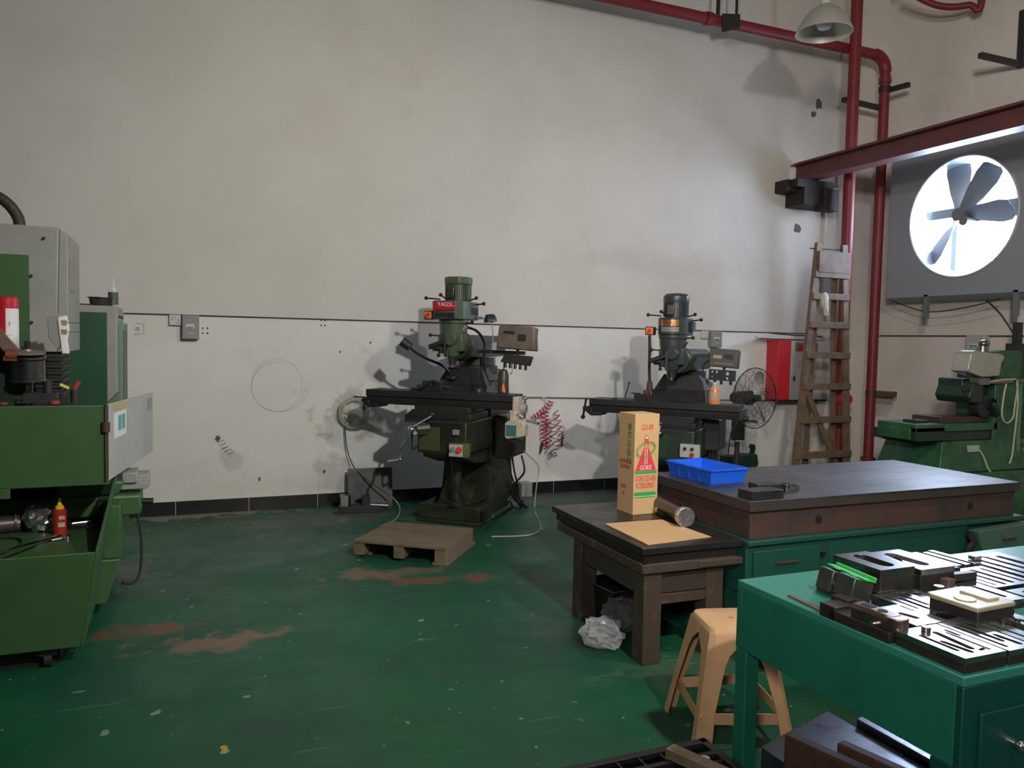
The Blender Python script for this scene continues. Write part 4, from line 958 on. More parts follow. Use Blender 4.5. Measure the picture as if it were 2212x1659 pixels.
# ------------------------------------------------------------------ pedestal fan
fy = 6.45
t = E('pedestal_fan', 'industrial pedestal fan with bare wire guard beside the right milling machine', 'fan', (5.18, fy, 0))
fc = Vector((0.22, 0, 1.03)); n_ = Vector((0.144,-0.99,0.04)).normalized()      # axis towards the viewer's right
u_ = n_.cross(Vector((0,0,1))).normalized(); v_ = u_.cross(n_)
def wire(g, R, off, r=0.0022, n=48): g.tube([fc+n_*off+u_*R*math.cos(2*PI*i/n)+v_*R*math.sin(2*PI*i/n) for i in range(n)], r, 5, closed=True)
g = G(); wire(g, 0.305, 0.0, 0.0055); gd = g.build('guard_rim', M_iron, t)
for side, nm in ((1,'front_guard'),(-1,'rear_guard')):
    g = G()
    for k in range(1, 6 if side > 0 else 16):
        R = 0.305*k/(6 if side > 0 else 16); wire(g, R, side*0.10*math.sqrt(max(0,1-(R/0.305)**2)), 0.0017, 40)
    for k in range(16):
        a = 2*PI*k/16; P = []
        for i in range(8):
            R = 0.305*(0.12+0.88*i/7); P.append(fc+n_*(side*0.10*math.sqrt(max(0,1-(R/0.305)**2)))+u_*R*math.cos(a+0.02*i)+v_*R*math.sin(a+0.02*i))
        g.tube(P, 0.0017, 4)
    g.build(nm, M_iron, t)
for k, a in enumerate((106, 352, 240)):
    a = math.radians(a); d = u_*math.cos(a)+v_*math.sin(a); s_ = -u_*math.sin(a)+v_*math.cos(a); g = G(); V = []
    for R, wd, tw in ((0.03,0.02,0.9),(0.10,0.045,0.8),(0.20,0.055,0.6),(0.26,0.042,0.5),(0.28,0.015,0.45)):
        o = s_*math.cos(tw)*wd+n_*math.sin(tw)*wd
        V.append((g.bm.verts.new(fc+d*R+o), g.bm.verts.new(fc+d*R-o)))
    for q0, q1 in zip(V, V[1:]): g.bm.faces.new((q0[0],q0[1],q1[1],q1[0]))
    g.build('blade', mat('fan_grey', (0.12,0.115,0.11), 0.4, 0.3), t, solid=0.003)
g = G(); g.cyl(fc-n_*0.02, fc+n_*0.05, 0.035, seg=18); g.build('hub', M_iron, t)
g = G(); g.cyl(fc-n_*0.06, fc-n_*0.26, 0.075, 0.062, seg=22); g.sph(fc-n_*0.26, 0.062, 14); g.build('motor', M_iron, t)
g = G(); b_ = fc-n_*0.16+Vector((-0.055,0,0)); g.cyl(b_, (b_.x,b_.y,0.84), 0.02, seg=12); g.sph((b_.x,b_.y,0.86),0.045,12); g.cyl((b_.x-.01,b_.y,0.90),(b_.x+0.08,b_.y-0.05,0.90),0.012,seg=10); g.build('tilt_joint', M_mid, t)
g = G(); g.cyl((b_.x+0.02,b_.y-0.04,0.79),(b_.x+0.17,b_.y-0.09,0.785),0.014,seg=12); g.build('locking_handle', M_chrome, t)
g = G(); g.box(b_.x-0.06,b_.x+0.055,b_.y-0.05,b_.y+0.03,0.585,0.80); g.build('switch_box', M_oily, t, bev=0.006)
g = G(); g.tube([(b_.x-0.065,b_.y-0.055,0.585),(b_.x+0.06,b_.y-0.055,0.585),(b_.x+0.06,b_.y-0.055,0.80)], 0.007, 6); g.build('box_frame', M_beige, t)
g = G(); g.cyl((b_.x,b_.y,0.03),(b_.x,b_.y,0.60),0.026,seg=16); g.build('pole', M_iron, t)
g = G(); g.cyl((b_.x,b_.y,0.0),(b_.x,b_.y,0.035),0.17,0.15,seg=28); g.build('base', M_iron, t)
g = G(); g.tube(spline([(b_.x-0.05,b_.y-0.05,0.76),(b_.x-0.12,b_.y-0.05,0.68),(b_.x-0.13,b_.y-0.03,0.45),(b_.x-0.10,b_.y,0.30),(b_.x-0.03,b_.y-0.02,0.26)],8),0.006,6)
g.tube(spline([(b_.x-0.03,b_.y-0.05,0.60),(b_.x-0.07,b_.y-0.05,0.45),(b_.x-0.05,b_.y-0.02,0.28),(b_.x-0.02,b_.y,0.2)],8),0.005,6); g.build('power_cord', M_rubber, t)

# ------------------------------------------------------------------ wooden ladder
LY = 6.78
t = E('step_ladder', 'tall worn wooden step ladder leaning closed in the corner before the red pipes', 'ladder', (6.62*0.9587, 6.50, 0))
t.scale = (0.9587, 1, 0.982)
X = lambda x: x-6.62
top_z = 2.72
def lx(z, side):   # rail positions by height
    return (X(6.23)+(X(6.60)-X(6.23))*(z/2.6)) if side == 0 else (X(7.02)+(X(6.99)-X(7.02))*(z/2.6))
for side in (0, 1):
    g = G(); g.beam((lx(0,side),0.0,0.0),(lx(top_z,side),0.16,top_z),0.075,0.045,up=(0,1,0)); g.build('rail', M_ladw, t, bev=0.003)
for k, z in enumerate((0.42, 0.80, 1.16, 1.50, 1.83, 2.14, 2.38)):
    g = G(); yy = 0.16*z/top_z; g.box(lx(z,0)-0.035,lx(z,1)+0.035,yy-0.045,yy+0.015,z-0.035,z+0.035); g.build('rung', M_ladw, t, bev=0.003)
g = G(); g.box(lx(2.55,0)-0.02,lx(2.55,1)+0.03,0.09,0.17,2.40,2.63); g.build('top_board', M_ladw, t, bev=0.003)
g = G(); g.cyl((lx(2.66,0)-0.11,0.16,2.655),(lx(2.66,1)+0.09,0.16,2.67),0.007,seg=8); g.build('hinge_rod', M_iron, t)
for x0, z0, x1, z1 in ((6.50,0.10,6.66,2.5),(6.92,0.05,6.90,2.5)):
    g = G(); g.beam((X(x0),0.12,z0),(X(x1),0.20,z1),0.06,0.035,up=(0,1,0)); g.build('rear_leg', M_ladw, t, bev=0.003)
g = G(); g.beam((X(6.38),0.05,1.18),(X(6.90),0.05,0.30),0.065,0.03,up=(0,1,0)); g.build('brace', M_ladw, t, bev=0.003)
# cloth glove hanging on the ladder
g = G(); g.sph((0,0,0),0.055,14,(0.9,0.45,1.6)); g.sph((0.02,-0.005,-0.085),0.035,10,(0.9,0.5,1.3))
for k in range(3): g.cyl((0.0+0.018*k,0,-0.09),(0.012+0.022*k,0,-0.155),0.012,0.009,seg=8)
gl = g.build('work_glove', mat('pale_cloth', (0.55,0.50,0.42), 0.85, bump=0.6, bscale=40), loc=(6.56*0.9587,6.48,2.05))
T(gl, 'pale cloth work glove hanging on the left rail of the ladder', 'glove')

# ------------------------------------------------------------------ surface grinder (right)
GX, GY = 6.85, 5.25
t = E('surface_grinder', 'green surface grinder with table and column in front of the window wall', 'grinding machine', (GX, GY, 0))
def gp(g, name, m, par=None, **k): return g.xf(Matrix.Translation((-GX,-GY,0))).build(name, m, par or t, **k)
def gx(x): return x
g = G(); g.frust(0,(6.12,7.85,4.85,5.75),0.46,(6.16,7.8,4.9,5.7)); g.frust(0.46,(6.20,7.75,4.95,5.65),0.74,(6.28,7.72,5.0,5.6)); gp(g,'base',M_grin,bev=0.012)
g = G(); g.box(6.55,7.0,4.985,5.02,0.50,0.60); gp(g,'vent_recess',M_grind)
g = G(); g.box(5.98,6.98,5.02,5.5,0.74,0.83); g.prism([(5.99,0.73),(6.3,0.73),(6.35,0.74),(7.02,0.76),(7.02,0.64),(6.9,0.62),(6.6,0.68),(6.35,0.71)],5.05,5.45); gp(g,'saddle',M_grind,bev=0.008)
g = G(); g.box(5.95,6.98,5.0,5.42,0.83,0.90); g.box(5.93,6.0,5.05,5.4,0.76,0.86); tb = gp(g,'table',M_grin,bev=0.005)
g = G(); g.box(6.30,6.92,5.05,5.35,0.90,0.955); gp(g,'magnetic_chuck',mat('dark_red_chuck',(0.06,0.03,0.03),0.5),bev=0.004)
g = G(); g.box(5.95,6.30,5.0,5.06,0.75,0.87); gp(g,'table_end',M_grind,bev=0.004)
g = G(); g.box(6.07,6.22,5.10,5.25,0.90,0.925); g.cyl((6.03,5.1,0.90),(6.03,5.1,0.94),0.01,seg=8); gp(g,'table_stops',M_iron)
g = G(); g.prism([(6.93,0.60),(6.93,1.55),(6.99,1.565),(7.27,1.565),(7.27,0.45),(6.93,0.45)],5.0,5.40); gp(g,'column',M_grin,bev=0.01)
g = G(); g.prism([(7.27,0.9),(7.27,1.565),(7.53,1.56),(7.58,1.35),(7.66,1.15),(7.60,0.9)],5.05,5.5); gp(g,'spindle_drive_housing',M_grind,bev=0.01)
g = G(); g.box(7.27,7.62,5.02,5.6,0.40,0.92); gp(g,'rear_column',M_grind,bev=0.01)
g = G(); g.box(7.24,7.27,4.98,5.0,0.45,1.30); gp(g,'trunking',mat('pale_green_trim',(0.10,0.22,0.11),0.5))
g = G(); g.cyl((7.30,5.12,1.17),(7.66,5.12,1.13),0.14,seg=28); g.cyl((7.66,5.12,1.13),(7.74,5.12,1.13),0.12,seg=28); gp(g,'motor',M_grin)
g = G(); g.box(7.72,7.90,5.05,5.2,0.98,1.18); gp(g,'motor_end_box',mat('pale_green_trim',(0.10,0.22,0.11),0.5),bev=0.004)
g = G(); g.box(7.20,7.38,5.02,5.12,1.565,1.63); g.box(7.27,7.33,5.05,5.11,1.63,1.83); gp(g,'top_screw',M_iron)
g = G(); g.box(6.60,6.95,5.08,5.34,1.10,1.30); g.prism([(6.56,1.14),(6.62,1.27),(6.75,1.28),(6.75,1.08),(6.60,1.08)],4.98,5.34); gp(g,'wheel_head',M_grind,bev=0.015)
g = G(); g.cyl((6.80,5.0,1.05),(6.80,5.08,1.05),0.10,seg=28); gp(g,'grinding_wheel',M_iron)
g = G(); g.cyl((6.60,5.0,1.20),(6.50,4.98,1.205),0.014,seg=10); g.sph((6.495,4.98,1.205),0.022,10); gp(g,'lever',M_iron)
g = G(); g.lathe([(0.06,0),(0.055,0.02),(0.045,0.14),(0.03,0.15),(0,0.15)], (6.86,5.0,1.08),(1,0.0,-1),seg=16); gp(g,'dust_pipe',M_grind)
g = G(); g.prism([(6.46,1.37),(6.50,1.53),(6.53,1.555),(6.90,1.53),(6.94,1.50),(6.90,1.45),(6.88,1.33),(6.65,1.32)],4.93,5.10); lampm = gp(g,'wrapped_readout',mat('plastic_wrap', (0.42,0.40,0.35), 0.22, 0.2, dirt=(0.25,0.23,0.2), dscale=8, bump=0.6, bscale=16),bev=0.01,label='readout wrapped in crumpled pale plastic')
g = G(); g.cyl((6.73,5.0,1.545),(6.73,5.0,1.60),0.05,0.04,seg=16); g.sph((6.75,5.0,1.62),0.045,12,(1.2,1,0.8)); gp(g,'spot_lamp',M_mid)
g = G(); g.beam((6.70,5.0,1.27),(7.30,4.98,1.29),0.05,0.03); g.box(6.65,6.78,4.95,5.05,1.25,1.31); gp(g,'readout_arm',M_mid)
g = G(); g.tube(spline([(6.80,4.96,1.28),(7.05,4.95,1.30),(7.15,4.95,1.27),(7.13,4.95,1.05),(7.10,4.94,0.95),(7.02,4.94,0.90),(6.95,4.94,0.97),(6.96,4.94,1.15),(7.0,4.95,1.26)],8),0.008,6)
g.tube(spline([(7.14,4.95,1.27),(7.17,4.95,1.1),(7.15,4.95,0.8),(7.13,4.95,0.6),(7.10,4.95,0.52)],8),0.008,6); gp(g,'pale_cable',mat('pale_cable',(0.50,0.50,0.36),0.5))
g = G(); g.tube(spline([(6.72,4.98,0.66),(6.76,4.96,0.60),(6.80,4.93,0.48),(6.88,4.92,0.43),(7.0,4.93,0.43)],8),0.008,6); gp(g,'lower_cable',MATS['pale_cable'])
g = G(); g.box(6.58,6.72,4.97,5.02,0.64,0.70); gp(g,'cable_cover',M_lgrey,bev=0.004)
g = G(); g.box(7.30,7.50,4.985,5.02,0.45,0.70); bx = gp(g,'switch_panel',M_rust,bev=0.004)
g = G(); g.box(7.33,7.47,4.978,4.985,0.50,0.66); gp(g,'panel_face',M_pink,bx)
g = G(); g.tube(spline([(7.60,5.2,1.35),(7.70,5.2,1.38),(7.76,5.2,1.28),(7.72,5.2,1.18)],8),0.02,8); gp(g,'flexible_conduit',M_grind)

# ------------------------------------------------------------------ cast-iron surface plate on its green cabinet
PX0, PX1, PYa, PYb = 2.665, 4.685, 3.19, 4.12
t = E('surface_plate', 'huge cast-iron surface plate with smooth dark top on the green cabinet', 'surface plate', (PX0, PYa, 0.57))
platem, nt, tc, noise_, rng_, bb = stain_mat('scraped_iron', (0.19,0.185,0.20), 0.3, stains_or_shade=[],
    noise_cols=[((0.10,0.095,0.095), 1.6, 0.4, 0.65, 0.9), ((0.17,0.16,0.155), 7.0, 0.5, 0.75, 0.5)],
    streak=[((0,0,0.12),(1.2,26,1),0.60,(0.07,0.07,0.075),0.7)])
bb.inputs['Metallic'].default_value = 0.9
mp = nt.nodes.new('ShaderNodeMapping'); mp.inputs['Scale'].default_value = (1.5,12,1); mp.inputs['Rotation'].default_value = (0,0,0.15); nt.links.new(tc.outputs['Object'], mp.inputs['Vector'])
nt.links.new(rng_(noise_(1.4,6,0.6,mp.outputs[0]), 0.3, 0.7, 0.52, 0.42), bb.inputs['Roughness'])
g = G(); g.box(0,PX1-PX0,0,PYb-PYa,0.188,0.20); g.build('plate_top', platem, t, bev=0.002)
g = G(); g.box(0.001,PX1-PX0-0.001,0.001,PYb-PYa-0.001,0.145,0.188); g.build('plate_edge', mat('dark_casting_edge',(0.055,0.042,0.036),0.5,0.2,dirt=(0.03,0.026,0.024),dscale=8), t, bev=0.002)
g = G(); g.box(0.02,PX1-PX0-0.02,0.02,PYb-PYa-0.02,0.0,0.145)
g.build('plate_body', mat('rusty_casting', (0.075,0.04,0.03), 0.6, 0.1, dirt=(0.025,0.03,0.032), dscale=6, damt=0.9, bump=0.5, bscale=30), t, bev=0.004)
for x in (0.47, 1.62):
    g = G(); g.cyl((x,0.0185,0.075),(x,0.024,0.075),0.024,seg=16); g.build('lifting_hole', M_dark, t)
t = E('workbench', 'long dark green steel cabinet with drawers under the surface plate', 'cabinet', (PX0-0.02, PYa-0.02, 0))
Wd, Dd = PX1-PX0+0.04, PYb-PYa+0.04
g = G(); g.box(0,Wd,0,Dd,0.545,0.57); g.box(0.005,1.60,0.02,Dd-0.02,0.30,0.5445); g.box(0.01,0.45,0.022,Dd-0.022,0.0,0.2995); g.box(1.601,Wd-0.005,0.05,Dd-0.02,0.36,0.5445); g.build('body', M_cab, t, bev=0.004)
g = G(); g.box(1.93,2.05,0.03,0.10,0,0.359); g.build('leg', M_cab, t, bev=0.003)
g = G(); g.box(Wd-0.10,Wd-0.006,Dd-0.10,Dd-0.03,0,0.359); g.build('leg', M_cab, t, bev=0.003)
g = G(); g.box(0.045,0.475,0.005,0.02,0.375,0.515); d_ = g.build('drawer', M_cab, t, bev=0.003)
g = G(); g.box(0.18,0.33,-0.006,0.005,0.442,0.452); g.build('drawer_handle', M_rust, d_)
g = G(); g.cyl((0.50,-0.002,0.47),(0.50,0.02,0.47),0.014,seg=14); g.build('lock', M_mid, t)
g = G(); g.box(0.55,1.02,0.012,0.02,0.345,0.525); d_ = g.build('drawer', M_cab, t, bev=0.003)
g = G(); g.prism([(1.60,0.515),(2.06,0.535),(2.06,0.40),(1.66,0.375),(1.63,0.43)], -0.05, 0.02); d_ = g.build('drawer', mat('scratched_green',(0.05,0.13,0.09),0.4,dirt=(0.10,0.13,0.10),dscale=6,damt=0.7), t, bev=0.003, label='drawer hanging out and scratched')
g = G(); g.box(1.80,1.92,-0.06,-0.05,0.45,0.46); g.build('drawer_handle', M_rust, d_)
g = G(); g.tube(spline([(1.58,0.0,0.50),(1.60,-0.02,0.45),(1.57,-0.01,0.40),(1.60,0,0.36)],5),0.02,8); g.build('dark_lining', M_dark, t)
# things on the plate
pz = 0.77
t = E('parts_bin', 'bright blue plastic bin on the left corner of the surface plate', 'bin', (2.775,3.66,pz))
t.rotation_euler.z = math.radians(3)
g = G(); w_, d2, h_ = 0.235, 0.37, 0.085
g.frust(0.0,(0.0,w_,0.0,d2),0.004,(0.0,w_,0.0,d2))
for (x0,x1,y0,y1) in ((-0.018,-0.012,-0.012,d2+0.012),(w_+0.012,w_+0.018,-0.012,d2+0.012)):
    pass
def tray(g, w_, d_, h_, fl, th):
    o0 = [(0,0),(w_,0),(w_,d_),(0,d_)]; o1 = [(-fl,-fl),(w_+fl,-fl),(w_+fl,d_+fl),(-fl,d_+fl)]
    i0 = [(th,th),(w_-th,th),(w_-th,d_-th),(th,d_-th)]; i1 = [(-fl+th,-fl+th),(w_+fl-th,-fl+th),(w_+fl-th,d_+fl-th),(-fl+th,d_+fl-th)]
    V = [[g.bm.verts.new((x,y,z)) for x,y in q] for q, z in ((o0,0),(o1,h_),(i1,h_),(i0,th))]
    for A, B in zip(V, V[1:]):
        for k in range(4): g.bm.faces.new((A[k],A[(k+1)%4],B[(k+1)%4],B[k]))
    g.bm.faces.new(V[0][::-1]); g.bm.faces.new(V[3])
g = G(); tray(g, w_, d2, h_, 0.018, 0.004); g.build('bin_body', M_blue, t)
g = G()
for (x0,x1,y0,y1) in ((-0.026,w_+0.026,-0.026,-0.014),(-0.026,w_+0.026,d2+0.014,d2+0.026),(-0.026,-0.014,-0.026,d2+0.026),(w_+0.014,w_+0.026,-0.026,d2+0.026)): g.box(x0,x1,y0,y1,h_-0.010,h_)
for k in range(1,4): g.prism([(-0.004-0.0,0.0),(-0.022,h_-0.01),(-0.014,h_-0.01),(0.0,0.0)], d2*k/4-0.003, d2*k/4+0.003, 'xz')
for k in range(0,3): g.prism([(0.0,0.0),(-0.022,h_-0.01),(-0.014,h_-0.01),(0.004,0.0)], w_*(k+.5)/3-0.003, w_*(k+.5)/3+0.003, 'yz')
g.build('rim', M_blue, t, bev=0.001)
def block(name, label, cat, x, y, z, sx, sy, sz, m, rz=0.0, extra=None, bev=0.002):
    g = G(); g.box(0,sx,0,sy,0,sz)
    if extra:
        for e in extra: g.box(*e)
    o = g.build(name, m, bev=bev, loc=(x,y,z), rot=(0,0,rz)); return T(o, label, cat)
block('steel_block', 'large flat dark steel block at the front left edge of the surface plate', 'block', 2.69,3.205,pz, 0.21,0.11,0.045, M_dsteel, 0.05)
block('steel_block', 'second dark steel block touching the large flat block on the surface plate', 'block', 2.83,3.33,pz, 0.14,0.10,0.052, M_dsteel, -0.15)
block('v_block', 'small grey V-block on the surface plate right of the dark blocks', 'block', 3.02,3.33,pz, 0.10,0.07,0.022, M_steel, 0.1, [(0,0.02,0,0.07,0.02,0.045),(0.03,0.045,0,0.07,0.02,0.050),(0.085,0.10,0,0.07,0.02,0.038)])

# ------------------------------------------------------------------ low worn table with iron slab
t = E('low_table', 'low worn wooden table with a thick black iron slab top', 'table', (2.06,3.20,0), math.radians(-1.0))
g = G(); g.box(-0.015,0.565,0.0,1.03,0.545,0.58); g.box(0.005,0.55,0.015,1.01,0.50,0.545); g.build('slab_top', mat('black_slab', (0.03,0.03,0.028), 0.35, 0.5, dirt=(0.045,0.035,0.025), dscale=5, damt=0.8, rvar=0.1), t, bev=0.004)
for x0, y0 in ((0.01,0.015),(0.01,0.68),(0.38,0.03),(0.38,0.80)):
    g = G(); g.box(x0,x0+0.10,y0,y0+0.10,0,0.47); g.build('leg', M_tabw, t, bev=0.004)
g = G(); g.box(-0.01,0.53,-0.005,0.02,0.455,0.50); g.box(0.30,0.56,-0.012,0.02,0.462,0.495); g.box(-0.015,0.02,0.0,0.95,0.455,0.50); g.build('top_frame', M_tabw, t, bev=0.003)
g = G(); g.box(0.10,0.40,0.035,0.07,0.34,0.455); g.box(0.02,0.05,0.10,0.80,0.33,0.455); g.box(0.38,0.48,0.1,0.85,0.33,0.455); g.build('apron', mat('dark_apron',(0.05,0.035,0.025),0.6,dirt=(0.02,0.016,0.014),dscale=6), t, bev=0.003)
g = G(); g.box(0.11,0.38,0.035,0.06,0.285,0.335); g.build('front_rail', M_tabw, t, bev=0.003)
g = G(); g.box(0.012,0.022,0.52,0.76,0.452,0.462); g.box(-0.012,0.10,0.50,0.74,0.456,0.460); g.build('paper_slip', M_lgrey, t)
tz_ = 0.58
# filter carton
cz = 0.575
t = E('filter_carton', 'tall cardboard filter carton with red and green print standing on the low table', 'box', (2.392,3.858,tz_), math.radians(2))
g = G(); g.box(0,0.165,0,0.165,0,cz); g.build('carton_body', M_card, t, bev=0.0015)
g = G(); g.box(0.0,0.165,0.08,0.085,cz,cz+0.0012); g.build('tape_seam', mat('card_edge',(0.35,0.22,0.11),0.7), t)
fz = lambda u: cz*u
F = lambda x, u: (x, -0.0008, cz*u)
def ft(body, size, x, u, m, nm, sx=0.7): g = G(); g.text(body, size, facing(F(x,u),(1,0,0),(0,0,1)), sx=sx); g.build(nm, m, t)
ft('GD-09', 0.046, 0.083, 0.865, M_redink, 'lettering', 0.62)
g = G(); Yp = -0.0012
g.prism([(0.008,cz*0.435),(0.150,cz*0.435),(0.098,cz*0.655),(0.062,cz*0.655)], Yp, 0.0)
g.prism([(0.066,cz*0.715),(0.093,cz*0.715),(0.093,cz*0.76),(0.0795,cz*0.795),(0.066,cz*0.76)], Yp, 0.0); g.prism([(0.066,cz*0.64),(0.093,cz*0.64),(0.093,cz*0.66),(0.066,cz*0.66)],Yp,0)
g.prism([(0.066,cz*0.66),(0.070,cz*0.66),(0.070,cz*0.72),(0.066,cz*0.72)],Yp,0); g.prism([(0.089,cz*0.66),(0.093,cz*0.66),(0.093,cz*0.72),(0.089,cz*0.72)],Yp,0)
g.build('red_emblem', M_redink, t)
g = G(); g.box(0.071,0.0745,-0.0022,-0.0010,cz*0.50,cz*0.655); g.box(0.0845,0.088,-0.0022,-0.0010,cz*0.50,cz*0.655); g.prism([(0.070,cz*0.755),(0.089,cz*0.755),(0.0795,cz*0.782)],-0.0022,-0.0010)
g.text('GOKE', 0.036, facing((0.079,-0.0018,cz*0.465),(1,0,0),(0,0,1)), sx=0.82); g.build('pale_lettering', M_paper, t)
g = G()
for rx, rz_, w2 in ((0.068,0.042,0.0016),(0.058,0.032,0.0016)):
    P = []
    for i in range(40):
        a = 2*PI*i/40; x_, z_ = rx*math.cos(a), rz_*math.sin(a); c_, s_ = math.cos(0.35), math.sin(0.35)
        P.append((0.076+x_*c_-z_*s_, -0.0025, cz*0.645+x_*s_+z_*c_))
    g.tube(P, w2, 4, closed=True)
g.sph((0.135,-0.0025,cz*0.685),0.004,8,(1,.3,1)); g.sph((0.02,-0.0025,cz*0.60),0.004,8,(1,.3,1)); g.build('green_rings', M_dgreen_txt, t)
for u0, u1 in ((0.405,0.432),(0.185,0.222),(0.165,0.175)):
    g = G(); g.box(0.006,0.152,-0.0012,0,cz*u0,cz*u1); g.build('green_bar', mat('green_print',(0.03,0.33,0.08),0.6), t)
g = G(); g.box(0.006,0.152,-0.0010,0,cz*0.176,cz*0.184); g.build('pale_bar', mat('pale_green_print',(0.45,0.6,0.35),0.6), t)
ft('GOKE GD-450', 0.048, 0.079, 0.355, M_redink, 'lettering', 0.47)
ft('FILTERELEMENT', 0.046, 0.079, 0.285, M_redink, 'lettering', 0.40)
# left side print (the face turned away from the lamp)
sd = lambda y, u: (-0.0008, y, cz*u)
g = G(); g.text('高科过滤芯', 0.042, facing(sd(0.055,0.70),(0,0,-1),(0,-1,0)), sx=1.15); g.build('side_green_lettering', M_dgreen_txt, t)
g = G(); g.text('GD-450 FILTER', 0.030, facing(sd(0.085,0.515),(0,-1,0),(0,0,1)), sx=0.62); g.text('ELEMENT', 0.030, facing(sd(0.085,0.462),(0,-1,0),(0,0,1)), sx=0.9)
g.text('GD-09', 0.026, facing(sd(0.105,0.26),(0,-1,0),(0,0,1)), sx=0.75); g.text('1 PC', 0.026, facing(sd(0.105,0.19),(0,-1,0),(0,0,1)), sx=0.75); g.build('side_red_lettering', M_darkred, t)
# cardboard sheet
g = G(); g.prism([(2.122,3.70),(2.102,3.245),(2.30,3.262),(2.50,3.282),(2.478,3.69),(2.30,3.70)], tz_+0.001, tz_+0.005, 'xy')
T(g.build('cardboard_sheet', M_card), 'flat piece of brown cardboard lying on the low table in front of the carton', 'cardboard')
# cylindrical tube part and rings
t = E('steel_tube', 'steel tube with round end cap lying on the low table right of the carton', 'tube', (0,0,0))
pa, pb = Vector((2.595,3.97,tz_+0.056)), Vector((2.505,3.53,tz_+0.056)); d_ = (pb-pa).normalized()
g = G(); g.cyl(pa, pb, 0.038, seg=28); g.build('tube_body', mat('brown_steel',(0.12,0.095,0.08),0.35,0.7,dirt=(0.05,0.04,0.03),dscale=10), t)
g = G(); g.cyl(pb, pb+d_*0.035, 0.053, seg=32); g.build('end_cap', M_foil, t, bev=0.003)
g = G(); g.cyl(pa-d_*0.03, pa, 0.052, seg=32); g.build('flange', mat('brown_steel',(0.12,0.095,0.08),0.35,0.7), t, bev=0.002)
g = G(); g.cyl((2.545,3.80,tz_+0.028),(2.552,3.83,tz_+0.028),0.028,seg=24); T(g.build('steel_ring', M_steel, bev=0.001), 'round steel disc standing on the low table between carton and tube', 'disc')
# plastic bag and items under table
g = G()
bmesh.ops.create_icosphere(g.bm, subdivisions=3, radius=1.0)
for v in g.bm.verts:
    s_ = 1+0.28*math.sin(v.co.x*9+1)*math.cos(v.co.y*7)+random.uniform(-.13,.13); v.co = Vector((v.co.x*0.11*s_, v.co.y*0.12*s_, max(0.0, 0.062+v.co.z*0.062*s_)))
T(g.build('plastic_bag', M_bag, smooth=False, loc=(2.02,3.52,0.001)), 'crumpled clear plastic bag on the floor under the low table', 'bag')
g = G()
bmesh.ops.create_icosphere(g.bm, subdivisions=3, radius=1.0)
for v in g.bm.verts:
    s_ = 1+random.uniform(-.15,.15); v.co = Vector((v.co.x*0.12*s_, v.co.y*0.10*s_, max(0.0, 0.10+v.co.z*0.10*s_)))
T(g.build('plastic_bag', mat('grey_bag',(0.15,0.15,0.15),0.2,alpha=0.5), smooth=False, loc=(2.20,3.62,0.001)), 'dark limp plastic bag on the floor behind the front leg of the low table', 'bag')
t = E('storage_tub', 'dark blue plastic tub on the floor between low table and green bench', 'tub', (2.60,2.94,0.0), math.radians(-2))
g = G(); tray(g, 0.24, 0.18, 0.30, 0.02, 0.006); g.build('tub_body', M_blued, t)
t = E('floor_crate', 'black crate on the floor under the low table', 'crate', (2.20,3.72,0), 0.1)
g = G(); tray(g, 0.36, 0.28, 0.20, 0.02, 0.01); g.build('crate_body', M_black, t)
t = E('dark_bundle', 'dark cloth bundle stuffed in the gap beside the low table and tub', 'bundle', (2.70,3.03,0.27))
g = G()
bmesh.ops.create_icosphere(g.bm, subdivisions=3, radius=1.0)
for v in g.bm.verts:
    s_ = 1+0.12*math.sin(v.co.x*5)*math.cos(v.co.z*6+1)+random.uniform(-.03,.03); v.co = Vector((v.co.x*0.10*s_, v.co.y*0.10*s_, max(-0.03, 0.05+v.co.z*0.10*s_)))
g.build('cloth', mat('dark_cloth',(0.02,0.025,0.03),0.9), t)

